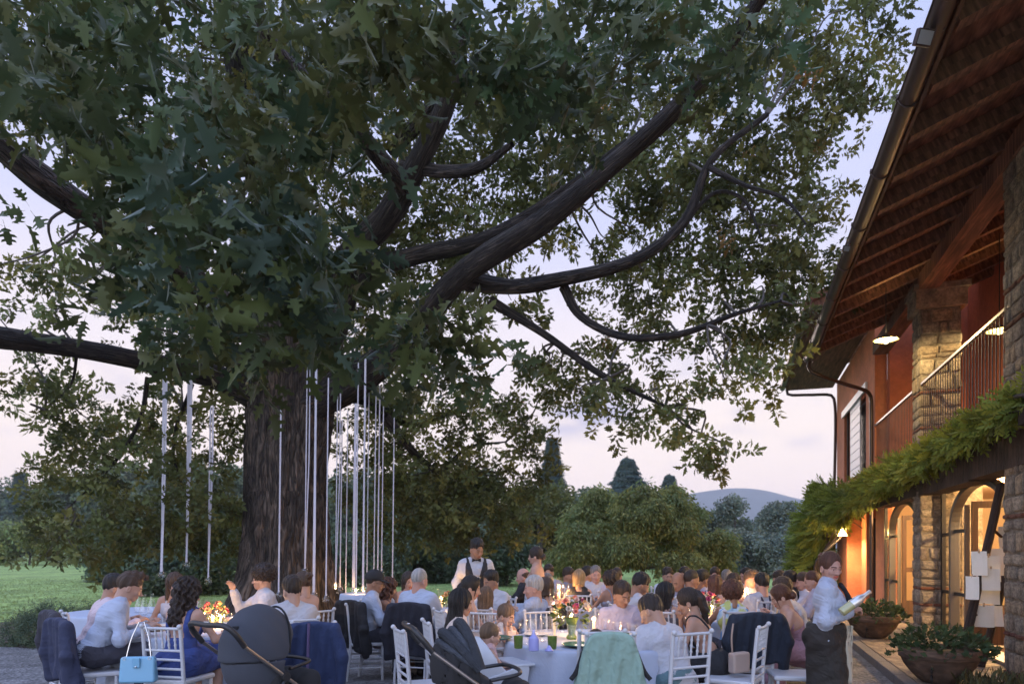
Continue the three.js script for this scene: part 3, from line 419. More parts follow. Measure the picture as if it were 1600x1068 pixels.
{ const s = thing('side_table', 'small dark shelf with two pale pots behind the balcony railing', 'table', hw(4.2, 3.28, 11.2).toArray(), -TH); for (const x of [-.4, .4]) part(s, 'leg', box(x - .02, x + .02, 0, .30, -.1, .1), H.iron); part(s, 'top', box(-.5, .5, .30, .33, -.16, .16), H.iron); for (const x of [-.2, .22]) { const p = thing('flower_pot', x < 0 ? 'pale pot on the balcony shelf, the one nearer the pier' : 'pale pot on the balcony shelf, the one nearer the near pillar', 'pot', hw(4.2, 3.612, 11.2 - x * 1).toArray()); part(p, 'pot', lathe([[0, 0], [.06, 0], [.08, .16], [.09, .16], [.09, .18], [.075, .18], [.06, .02]]), mat([.7, .66, .58], .7)); } }
// roof over the loggia: rafters, boards, tiles
const ry = p => 5.62 + (p - 1.53) * .40;          // underside of the rafters
const slope = Math.atan(.40);
const ybox = (p0, p1, s0, s1, off, th, bev) => { const L = (p1 - p0) / Math.cos(slope), g = bev ? new RoundedBoxGeometry(L, th, s1 - s0, 1, bev) : mbox(-L / 2, L / 2, -th / 2, th / 2, -(s1 - s0) / 2, (s1 - s0) / 2); g.rotateZ(slope); const c = hl((p0 + p1) / 2, ry((p0 + p1) / 2) + off + th / 2 / Math.cos(slope), (s0 + s1) / 2); g.translate(c.x, c.y, c.z); return g; };
{ const rf = new THREE.Group(); rf.name = 'roof'; house.add(rf); seed = 77; const board = [0, 1, 2].map(i => mat([.85 + i * .15, .75 + i * .13, .70 + i * .12], .85, { map: rep(T.wood, .5, 1.2), bumpMap: rep(T.fine, 2), bumpScale: .004 }));
  for (let s = 2.2; s < 16.2; s += .78) hp('rafter', ybox(1.62, 6.2, s, s + .13, 0, .17), H.rafter, rf);
  for (let p = 1.58; p < 6.2; p += .165) for (let s = 1.6; s < 16.2; s += 4.9) hp('roof_board', ybox(p + .002, p + .163, s, Math.min(16.25, s + 4.896), .188, .022), board[Math.floor(rnd() * 3)], rf);
  hp('roof_tiles', ybox(1.50, 6.3, 1.5, 16.3, .225, .09), H.tile, rf);
  hp('purlin', hb(2.94, 3.24, ry(3.0) - .24, ry(3.0) + .02, 2, 17.2), H.rafter, rf);
  hp('fascia', hb(1.585, 1.615, ry(1.6) - .01, ry(1.6) + .20, 1.6, 16.25), H.wood, rf);
  // half round gutter with its brackets
  const sec = new THREE.Shape(); sec.absarc(0, 0, .085, Math.PI, 2 * Math.PI, false); sec.absarc(0, 0, .076, 2 * Math.PI, Math.PI, true); const gg = (n0, n1) => { const g = new THREE.ExtrudeGeometry(sec, { depth: n1 - n0, bevelEnabled: false, curveSegments: 10 }); return g; };
  const gu = gg(0, 14.5); { const c = hl(1.50, 5.70, 16.1); gu.translate(c.x, c.y, c.z); } const G = hp('gutter', gu, H.gutter, rf); { const b = rod(hl(1.415, 5.70, 16.1), hl(1.415, 5.70, 1.6), .011, 6); hp('gutter_bead', b, H.gutter, G); }
  for (let s = 3.2; s < 16; s += 1.28) { const g = new THREE.TorusGeometry(.09, .010, 6, 12, Math.PI); g.rotateZ(Math.PI); const c = hl(1.50, 5.70, s); g.translate(c.x, c.y, c.z); hp('gutter_bracket', g, H.gutter, G); hp('bracket_clip', box(c.x - .105, c.x - .075, c.y - .01, c.y + .03, c.z - .025, c.z + .025, .006), H.gutter, G); }
  { const g = gg(0, .012); const c = hl(1.50, 5.70, 16.11); g.translate(c.x, c.y, c.z); }
  // pipe that leaves the gutter's end, crosses under the eave and runs down the wall
  hp('drainpipe', tube([hl(1.50, 5.62, 15.95), hl(1.50, 5.45, 15.95), hl(1.7, 5.32, 16.0), hl(2.3, 5.22, 16.6), hl(2.86, 5.14, 17.25), hl(2.93, 5.05, 17.36), hl(2.94, 4.8, 17.36), hl(2.94, 1.5, 17.36), hl(2.94, .15, 17.36)], .042, 10, 60), H.gutter, rf);
  // higher roof of the end block
  const up = 1.22; for (let s = 16.5; s < 24.2; s += .82) { const g = ybox(1.60, 6.2, s, s + .14, up, .18); hp('rafter', g, H.rafter, rf); } for (let p = 1.56; p < 6.2; p += .24) hp('roof_board', ybox(p + .002, p + .238, 16.32, 24.3, up + .20, .022), board[Math.floor(rnd() * 3)], rf);
  hp('roof_tiles', ybox(1.50, 6.3, 16.31, 24.36, up + .235, .09), H.tile, rf); hp('fascia', hb(1.565, 1.595, ry(1.6) + up - .02, ry(1.6) + up + .2, 16.32, 24.3), H.wood, rf); hp('barge_board', ybox(1.55, 6.2, 24.30, 24.34, up - .02, .26), H.rafter, rf); hp('eave_plank', hb(1.62, 2.99, ry(1.62) + up - .055, ry(1.62) + up - .03, 16.4, 24.28), H.wood, rf);
  const g2 = gg(0, 8.0); { const c = hl(1.475, 6.92, 24.35); g2.translate(c.x, c.y, c.z); } hp('gutter', g2, H.gutter, rf); for (let s = 16.9; s < 24.3; s += 1.4) { const g = new THREE.TorusGeometry(.09, .010, 6, 12, Math.PI); g.rotateZ(Math.PI); const c = hl(1.475, 6.92, s); g.translate(c.x, c.y, c.z); hp('gutter_bracket', g, H.gutter, rf); }
  hp('drainpipe', tube([hl(1.6, 6.83, 24.2), hl(1.62, 6.68, 24.15), hl(2.2, 6.56, 23.9), hl(2.85, 6.42, 23.52), hl(2.92, 6.3, 23.46), hl(2.93, 3, 23.46), hl(2.93, .1, 23.46)], .045, 10, 50), H.gutter, rf);
}
// glazed doors with iron frames and flattened arches
function arched(s0, s1, leafOpen) {
  const g = new THREE.Group(); g.name = 'glazed_door'; house.add(g); const c = (s0 + s1) / 2, hwid = 1.18 * (s1 - s0) / 3.8, top = 2.62, sp = 1.93, hgt = 2.5 - sp, bar = (s, y0, y1, w = .05, m = H.iron) => hp('mullion', hb(3.28, 3.34, y0, y1, s - w / 2, s + w / 2), m, g);
  const arc = (dr, n = 22) => { const pts = []; for (let i = 0; i <= n; i++) { const a = Math.PI * i / n; pts.push([c + (hwid + dr) * Math.cos(a), sp + (hgt + dr) * Math.sin(a)]); } return pts; };
  const sh = new THREE.Shape(), O = arc(.075), I = arc(0); sh.moveTo(O[0][0], .14); for (const p of O) sh.lineTo(...p); sh.lineTo(O[O.length - 1][0], .14); sh.lineTo(I[I.length - 1][0], .14); for (const p of I.slice().reverse()) sh.lineTo(...p); sh.lineTo(I[0][0], .14);
  const e = new THREE.ExtrudeGeometry(sh, { depth: .12, bevelEnabled: true, bevelSize: .006, bevelThickness: .006, bevelSegments: 1 }); e.rotateY(Math.PI / 2); const z = hl(3.24, 0, 0); e.translate(z.x, 0, z.z); hp('arch_frame', e, H.frame, g);   // shape x = s runs along -z
  bar(s0 + .04, .14, top, .08); bar(s1 - .04, .14, top, .08); hp('lintel', hb(3.22, 3.5, top, 2.72, s0, s1), H.frame, g); hp('threshold', hb(3.20, 3.5, .123, .165, s0, s1), H.frame, g);
  bar(c, sp + hgt + .08, top, .05);
  for (const side of [-1, 1]) { const a = c + side * (hwid + .08), b = side < 0 ? s0 + .08 : s1 - .08, lo = Math.min(a, b), hi = Math.max(a, b); hp('transom', hb(3.285, 3.335, 1.80, 1.85, lo, hi), H.iron, g); hp('transom', hb(3.285, 3.335, .86, .91, lo, hi), H.iron, g); for (const [y0, y1] of [[.17, .86], [.91, 1.80], [1.85, top]]) hp('pane', hb(3.305, 3.311, y0, y1, lo, hi), H.glass, g); }
  // fixed inner side leaves inside the arch
  for (const side of [1]) { const a = c + side * hwid * .99, b = c + side * hwid * .52, lo = Math.min(a, b), hi = Math.max(a, b); bar(b, .17, 2.25, .05, H.frame); for (const y of [.86, 1.84]) hp('transom', hb(3.285, 3.335, y, y + .05, lo, hi), H.iron, g); for (const [y0, y1] of [[.17, .86], [.91, 1.84], [1.89, 2.2]]) hp('pane', hb(3.305, 3.311, y0, y1, lo, hi), H.glass, g); }
  // wooden inner leaf, folded open into the room
  const lf = new THREE.Group(); lf.name = 'door_leaf'; g.add(lf); const ps = c + hwid * .50; for (const [x0, x1] of [[3.36, 3.44], [4.0, 4.08]]) hp('stile', hb(x0, x1, .16, 2.3, ps - .03, ps + .02), H.doorwood, lf); for (const [y0, y1] of [[.16, .5], [1.1, 1.2], [2.2, 2.3]]) hp('rail', hb(3.442, 3.998, y0, y1, ps - .03, ps + .02), H.doorwood, lf); hp('pane', hb(3.44, 4.0, .5, 2.2, ps - .006, ps), H.glass, lf);
}
arched(9.42, 13.18); arched(13.74, 17.78);
hp('inner_wall', hb(3.6, 3.9, .12, 2.9, 13.22, 13.70), H.stones[0]);
// the lit room behind the doors
{ const room = new THREE.Group(); room.name = 'dining_room'; house.add(room); hp('wall', hb(9.2, 9.4, .12, 2.9, 5, 21), H.inside, room); hp('wall', hb(3.8, 9.2, .12, 2.9, 20.92, 21.1), H.inside, room); hp('wall', hb(3.6, 9.2, .12, 2.9, 5, 5.2), H.inside, room); hp('floor', hb(3.5, 9.2, .122, .13, 5.2, 20.9), H.doorwood, room);
  hp('partition', hb(6.2, 6.45, .13, 2.9, 14.6, 18.2), H.inside, room); seed = 91;
  // a brick arch band and dark opening on the far side
  for (let i = 0; i < 16; i++) for (let k = 0; k < 3; k++) hp('brick', box(0, .05, 0, .22, 0, .062).translate(9.15 - P0, 2.05 + k * .235, S0 - 14.2 + i * .075 + k * .02), H.bricks[(i + k) % 3], room);
  hp('dark_opening', hb(9.13, 9.19, .13, 2.0, 12.4, 14.0), mat([.03, .02, .015], .9), room); hp('opening_frame', hb(9.08, 9.185, 2.0, 2.05, 12.3, 14.1), H.white, room); }
const glow = (c, k) => new THREE.MeshStandardMaterial({ color: 0x000000, emissive: lin(...c), emissiveIntensity: k });
const point = (p, c, i, rad = 2) => { const l = new THREE.PointLight(lin(...c), i); l.position.copy(p); l.shadow.radius = rad; l.castShadow = true; l.shadow.mapSize.set(256, 256); scene.add(l); return l; };
const WARM = [1, .66, .30], AMBER = [1, .55, .20];
for (const [p, s, l] of [[5.0, 11.6, 'first frosted globe lamp hanging inside the near door'], [5.0, 15.4, 'frosted globe lamp hanging inside the farther door'], [7.6, 13.0, 'frosted globe lamp deep in the lit dining room']]) { const o = thing('globe_lamp', l, 'lamp', hw(p, 2.60, s).toArray()); part(o, 'globe', new THREE.SphereGeometry(.10, 20, 12), glow([1, .72, .38], 6)); part(o, 'lamp_cap', new THREE.CylinderGeometry(.05, .06, .05, 14).translate(0, .115, 0), H.iron); part(o, 'rod', new THREE.CylinderGeometry(.008, .008, .17, 8).translate(0, .215, 0), H.iron); point(hw(p, 2.60, s), WARM, 34, 4); }
// pendant lamps of the loggia and the wall lamp
function pendant(p, s, y, label, hang) { const o = thing('pendant_lamp', label, 'lamp', hw(p, y, s).toArray()); part(o, 'lamp_shade', lathe([[.03, .10], [.05, .085], [.10, .055], [.185, .012], [.195, .0], [.182, .006], [.10, .045], [.05, .07], [.03, .085]], 32), mat([.10, .085, .04], .6)); part(o, 'bulb', new THREE.SphereGeometry(.055, 16, 12).translate(0, -.005, 0), glow([1, .82, .42], 2.2)); part(o, 'rod', new THREE.CylinderGeometry(.008, .008, hang, 8).translate(0, .09 + hang / 2, 0), H.iron); point(hw(p, y - .005, s), [1, .74, .34], 7, 2.5); }
pendant(2.35, 12.6, 5.02, 'round enamel lamp glowing under the eave beyond the stone pier', .78); pendant(4.1, 13.1, 5.15, 'lamp behind the balcony railing beside the near pillar', 1.5);
{ const o = thing('wall_lamp', 'small frosted tulip lamp on a bracket by the red corner wall', 'lamp', hw(2.78, 2.02, 20.6).toArray(), -TH); part(o, 'lamp_shade', lathe([[.03, .12], [.06, .09], [.08, .02], [.11, -.05], [.125, -.07], [.118, -.068], [.07, .02], [.03, .1]], 20), phys([.9, .85, .7], .5, { transmission: .5, thickness: 0 })); part(o, 'bulb', new THREE.SphereGeometry(.05, 14, 10), glow([1, .80, .45], 14)); part(o, 'bracket', tube([[0, .11, 0], [.02, .26, 0], [.25, .30, 0], [.50, .12, 0]], .012, 8, 20), H.iron); point(hw(2.78, 2.02, 20.6), [1, .68, .32], 16, 2.5); }
// flood lights on the gutter
for (const [s, l, big] of [[6.05, 'square floodlight bracketed to the gutter at the top of the picture', .72], [9.97, 'small floodlight bracketed to the gutter above the eave lamp', .5]]) { const o = thing('floodlight', l, 'floodlight', hw(1.39, 5.56, s).toArray(), -TH); const g = box(-.10, .10, -.08, .08, -.03, .03, .012).scale(big, big, big); g.rotateX(.5); g.rotateY(.5); part(o, 'housing', g, H.gutter); const f = box(-.08, .08, -.062, .062, .0305, .036).scale(big, big, big); f.rotateX(.5); f.rotateY(.5); part(o, 'lens', f, mat([.26, .27, .28], .2)); part(o, 'bracket', tube([[0, .02, -.02], [.06, .08, -.04], [.16, .07, -.05]], .014, 6, 10), H.gutter); }

// ---------- climbing vine along the balcony and at the house corner ----------
{ const pin = (() => { const gs = []; for (let i = 0; i < 13; i++) { const g = new THREE.CircleGeometry(.5, 5); g.scale(.5, 1, 1); g.translate(0, .5, 0); g.scale(.085, .10, .1); const k = (i - 6) / 6; if (i < 12) { g.rotateZ((i % 2 ? -1 : 1) * 1.05); g.translate(0, .05 + Math.floor(i / 2) * .048, 0); } else g.translate(0, .33, 0); const p = g.attributes.position; for (let j = 0; j < p.count; j++) { const y = p.getY(j); p.setZ(j, -.9 * y * y - .8 * Math.abs(p.getX(j)) * .5); } gs.push(g); } const st = new THREE.PlaneGeometry(.006, .34); st.translate(0, .17, 0); gs.push(st); const r = merge(gs); r.deleteAttribute('uv'); r.computeVertexNormals(); return r; })();
  seed = 303; const v = thing('climbing_vine', 'green wisteria trailing along the balcony edge over the doors', 'vine', hw(2.85, 0, 14).toArray(), -TH); const o = (p, y, s) => V(p - 2.85, y, 14 - s);
  for (let k = 0; k < 4; k++) part(v, 'stem', limb([0, 1, 2, 3, 4, 5, 6, 7, 8, 9].map(i => o(2.82 + .1 * Math.sin(i * 2 + k), 3.12 + .1 * Math.sin(i * 1.7 + k * 2) - .02 * i, 7.6 + i * 1.42)), [.02, .028, .03], 6, 50), M.barkThin);
  const ms = []; for (let i = 0; i < 4200; i++) { const t = Math.pow(rnd(), .75), s = mix(8.2, 21.5, t), th = mix(.07, .25, sm(9.5, 17, s)), p = 2.80 + rr(-1, 1) * th * .75, y = 3.10 - .02 * (s - 8) + rr(-1.25, .75) * th + .12 * (fbm(s * 2, 3) - .5); const d = V(rr(-1.1, .5), rr(-.9, .9), rr(-1, 1)), k = rr(.42, .8); ms.push(new THREE.Matrix4().compose(o(p, y, s), Q(d, rnd() * 6), V(k, k, k))); }
  scatter(v, 'foliage', pin, ML.vine, ms, tintGreen);
  const w = thing('climbing_vine', 'thick leafy vine mass covering the red house corner', 'vine', hw(2.6, 0, 23).toArray(), -TH); const ow = (p, y, s) => V(p - 2.6, y, 23 - s);
  for (let k = 0; k < 5; k++) part(w, 'stem', limb([ow(2.75 + .1 * k, 0, 23.2 + .1 * k), ow(2.6 - .1 * k, 1.1, 23 - .3 * k), ow(2.5 + .1 * k, 2.2, 22.6 - .5 * k), ow(2.4, 3.1, 22 - .6 * k)], [.05, .03, .015], 6, 16), M.barkThin);
  const m2 = []; const B = [[2.35, 1.2, 23.0, .55, 1.1, 1.0], [2.4, 2.2, 22.8, .55, .75, 1.1], [2.6, 2.75, 21.6, .45, .45, 1.3], [2.65, 2.75, 20.0, .35, .33, 1.2], [2.2, 1.6, 23.6, .45, 1.1, .7], [2.2, .7, 23.6, .45, .7, .7], [2.6, 3.1, 22.4, .35, .33, .8]]; for (let i = 0; i < 5200; i++) { const b = B[Math.floor(rnd() * B.length)], u = V(rr(-1, 1), rr(-1, 1), rr(-1, 1)); if (u.lengthSq() > 1) continue; u.multiplyScalar(.55 + .45 * rnd()); const p = ow(b[0] + u.x * b[3], b[1] + u.y * b[4], b[2] + u.z * b[5]); if (p.y < .05) continue; const k = rr(.8, 1.35); m2.push(new THREE.Matrix4().compose(p, Q(V(u.x - .5, u.y - .3, u.z * .8 + rr(-.4, .4)), rnd() * 6), V(k, k, k))); }
  scatter(w, 'foliage', pin, ML.vine, m2, () => { const a = rr(.6, 1.3); return [a * 1.0, a * 1.05, a]; }); }

// ---------- planters and the ladder of cards ----------
function planter(p, s, label, plantLabel, sd) { seed = sd; const b = thing('terracotta_planter', label, 'planter', hw(p, .124, s).toArray(), -TH + .2); const cl = mat([.30, .215, .17], .95, { map: T.stone, bumpMap: T.fine, bumpScale: .01 });
  part(b, 'bowl', lathe([[0, 0], [.17, 0], [.20, .02], [.27, .09], [.345, .19], [.375, .265], [.395, .27], [.395, .30], [.40, .31], [.40, .36], [.385, .37], [.36, .37], [.35, .30], [.2, .12], [0, .1]], 40), cl); part(b, 'soil', new THREE.CircleGeometry(.36, 24).rotateX(-Math.PI / 2).translate(0, .33, 0), M.earth);
  for (const a of [2.2, 5.2]) for (const [y, r] of [[.16, .022], [.08, .04]]) part(b, 'ring', new THREE.TorusGeometry(r, .007, 6, 14).rotateY(-a).translate(.36 * Math.cos(a), y, .36 * Math.sin(a)), H.iron);
  const pl = thing('potted_plant', plantLabel, 'plant', hw(p, .45, s).toArray()); const ms = []; for (let i = 0; i < 5; i++) part(pl, 'stem', limb([V(0, 0, 0), V(.2 * Math.cos(i * 1.25), .14, .2 * Math.sin(i * 1.25)), V(.42 * Math.cos(i * 1.25), .12, .42 * Math.sin(i * 1.25))], [.008, .004], 5, 8), mat([.05, .07, .03]));
  for (let i = 0; i < 520; i++) { const a = rnd() * 6.28, r = Math.sqrt(rnd()) * .49, y = .04 + .24 * (1 - (r / .56) ** 2) * rnd() - .26 * sm(.36, .56, r) * rnd() + .03 * rnd(), k = rr(.055, .10); ms.push(new THREE.Matrix4().compose(V(r * Math.cos(a), y, r * Math.sin(a)), Q(V(Math.cos(a) * r * 2 + rr(-.6, .6), rr(-.2, 1), Math.sin(a) * r * 2 + rr(-.6, .6)), rnd() * 6), V(k, k, k))); } scatter(pl, 'foliage', leafS[0], leafMat([.05, .085, .035], .3), ms, tintGreen); }
planter(2.13, 8.62, 'large round terracotta bowl planter with iron rings, nearest to the ladder', 'leafy green plant spilling from the near terracotta bowl', 11);
planter(2.16, 12.6, 'terracotta bowl planter farther along the porch behind the waitress', 'leafy green plant in the farther terracotta bowl', 12);
{ seed = 5; const o = thing('shrub', 'low fuzzy ground plants in the bed before the near pillar', 'shrub', hw(2.75, .12, 7.9).toArray(), -TH), ms = []; part(o, 'stem', limb([V(-.3, 0, 0), V(0, .1, .05), V(.3, .05, 0)], [.01, .006], 5, 8), M.barkThin); for (let i = 0; i < 900; i++) { const x = rr(-.55, .5), z = rr(-.5, .7), s = rr(.05, .10); ms.push(new THREE.Matrix4().compose(V(x, rr(0, .14) * (1 - x * x), z), Q(V(rr(-.6, .6), 1, rr(-.6, .6)), rnd() * 6), V(s * .5, s * 1.6, s * .5))); } scatter(o, 'foliage', leafS[1], leafMat([.07, .07, .03], .3), ms, tintGreen); }
{ seed = 21; // ladder leaning by the near door
  const A = [hw(2.62, .12, 8.50), hw(3.22, 2.5, 8.80)], B = [hw(2.95, .12, 8.72), hw(3.26, 2.5, 9.12)]; const base = A[0].clone(); base.y = .12; const o = thing('ladder', 'rustic wooden ladder hung with table cards, leaning by the near door', 'ladder', base.toArray()); const l = v => v.clone().sub(base);
  const A0 = at(1497, 1045, 8.15), A1 = at(1566, 757, 8.55), B0 = at(1533, 1040, 8.5), B1 = at(1600, 800, 8.9); A0.y = .12; B0.y = .12; o.position.copy(A0); const m = v => v.clone().sub(A0);
  part(o, 'rail', limb([m(A0), m(A0.clone().lerp(A1, .5)), m(A1)], [.052, .046, .05], 10, 12, .12, 4), H.beam); part(o, 'rail', limb([m(B0), m(B0.clone().lerp(B1, .5)), m(B1)], [.045, .04, .045], 10, 12, .12, 4), H.beam);
  const rung = [.10, .30, .47, .62, .76]; rung.forEach(t => part(o, 'rung', rod(m(A0.clone().lerp(A1, t)), m(B0.clone().lerp(B1, t)), .017, 8), mat([.36, .27, .18], .8, { map: rep(T.wood, 1) })));
  const wd = mat([.5, .36, .22], .7); let n = 0; const where = ['hung from the third rung, nearest the left rail', 'hung from the third rung beside the right rail', 'on the middle rungs, tilted forward', 'on the middle rungs, showing its side', 'from the fourth rung, turned edge on', 'high on the ladder near the pillar', 'hung lowest on the ladder', 'hung lowest, behind the lowest card', 'hung alone outside the left rail'];
  for (const [px, py, w, h, d, a, tilt] of [[1545, 888, 34, 40, 8.3, .3, .12], [1568, 878, 36, 42, 8.55, .2, -.05], [1549, 905, 24, 34, 8.25, .5, .05], [1575, 840, 28, 36, 8.6, .1, 0], [1530, 880, 22, 38, 8.25, 1.0, .2], [1544, 930, 32, 26, 8.35, .35, .2], [1538, 962, 30, 34, 8.3, .2, .15], [1552, 962, 26, 32, 8.38, .3, -.1], [1519, 918, 20, 36, 8.2, 1.1, .1]]) {
    const c = at(px, py, d), W = w / FX * d, Hh = h / FX * d, g = new THREE.PlaneGeometry(W, Hh, 4, 6), P = g.attributes.position; for (let i = 0; i < P.count; i++) { const y = P.getY(i) / Hh - .5; P.setZ(i, .06 * y * y * W * 3 + .01 * Math.sin(P.getX(i) * 30 + n)); } g.translate(0, -Hh / 2, 0); g.rotateX(tilt); g.rotateY(-a);
    const k = thing('table_card', 'white paper card ' + where[n], 'card', [c.x, c.y + Hh / 2, c.z]); part(k, 'paper', g, mat([1, 1, 1], .8, { map: T.paper, side: THREE.DoubleSide })); part(k, 'peg', box(-.008, .008, -.02, .03, -.008, .008, .002), wd); n++; } }
// ---------- people ----------
const ell = (x, y, z, cx, cy, cz, a, b, c) => { const X = (x - cx) / a, Y = (y - cy) / b, Z = (z - cz) / c, k = Math.sqrt(X * X + Y * Y + Z * Z); const g = Math.sqrt(X * X / (a * a) + Y * Y / (b * b) + Z * Z / (c * c)) + 1e-9; return k * (k - 1) / g; };
const sph = (x, y, z, cx, cy, cz, r) => Math.hypot(x - cx, y - cy, z - cz) - r;
// head, metres, origin at the top of the neck (below the ears), face towards +z; crown of the skull at y = 0.19
function headField(kind) {
  const jw = kind === 'f' ? .93 : kind === 'c' ? .98 : 1, jl = kind === 'c' ? .80 : 1;
  return (x, y, z) => {
    const ax = Math.abs(x);
    let d = ell(x, y, z, 0, .095, -.012, .074, .097, .095);                           // skull
    d = smin(d, ell(x, y, z, 0, .035, .028, .060 * jw, .085 * jl, .066), .03);        // face
    d = smin(d, ell(x, y, z, 0, -.032 * jl, .055, .030 * jw, .024, .030), .025);      // chin
    d = smin(d, capD(ax, y, z, [.052 * jw, .045, -.005, .034 * jw, -.022 * jl, .035, .018, .016]), .03); // jaw line
    d = smin(d, ell(ax, y, z, .036, .030, .062, .024, .020, .020), .02);              // cheek bone
    d = smin(d, capD(ax, y, z, [.010, .072, .088, .044, .070, .070, .009, .008]), .014); // brow ridge
    d = Math.max(d, -ell(ax, y, z, .031, .052, .098, .020, .012, .017)) ;             // eye socket
    d = smin(d, ell(ax, y, z, .031, .052, .075, .0135, .0125, .0135), .004);          // eyeball and lids
    d = smin(d, capD(x, y, z, [0, .058, .088, 0, .022, .110, .008, .0115]), .010);    // nose
    d = smin(d, capD(ax, y, z, [0, .018, .103, .014, .017, .094, .007, .008]), .008);
    d = smin(d, ell(x, y, z, 0, -.004, .087, .024, .0055, .010), .005); d = smin(d, ell(x, y, z, 0, -.014, .086, .020, .006, .010), .005);  // lips
    d = Math.max(d, -capD(ax, y, z, [0, -.0090, .101, .021, -.0085, .088, .0016, .0012]));
    const e = ell(ax, y, z, .079, .040, -.012, .010, .032, .020); d = smin(d, Math.max(e, -ell(ax, y, z, .090, .042, -.006, .008, .020, .011)), .006); // ear
    d = smin(d, capD(x, y, z, [0, .03, -.03, 0, -.10, -.028, .054 * jw, .055 * jw]), .03);
    return d;
  };
}
const headColor = (stubble, lip) => (x, y, z) => {
  const ax = Math.abs(x); let c = [1, 1, 1];
  if (z > .055) {
    const ed = Math.hypot((ax - .031) / .0125, (y - .052) / .0062);
    if (ed < 1 && z > .078) { c = Math.hypot(ax - .031, y - .052) < .0062 ? [.08, .06, .05] : [1.3, 1.45, 1.65]; } else if (ed < 1.45 && y > .054) c = [.35, .3, .3];
    if (ax > .012 && ax < .050 && Math.abs(y - (.076 - Math.pow((ax - .030) * 9, 2) * .06)) < .0052) c = [.22, .17, .15];
    if (ax < .023 && y < .003 && y > -.021 && z > .074) c = lip ? [1.0, .45, .42] : [.95, .68, .64];
  }
  if (stubble && y < .022 && z > .01 && !(ax < .018 && y > -.02 && y < .003)) c = c.map(v => v * .68);
  return c;
};
const heads = {}; // geometry by kind, detail
function head(kind, cell, stubble, lip) { const key = kind + cell + !!stubble + !!lip; return heads[key] ??= nets(headField(kind), [-.1, -.11, -.13], [.1, .21, .135], cell, headColor(stubble, lip)); }
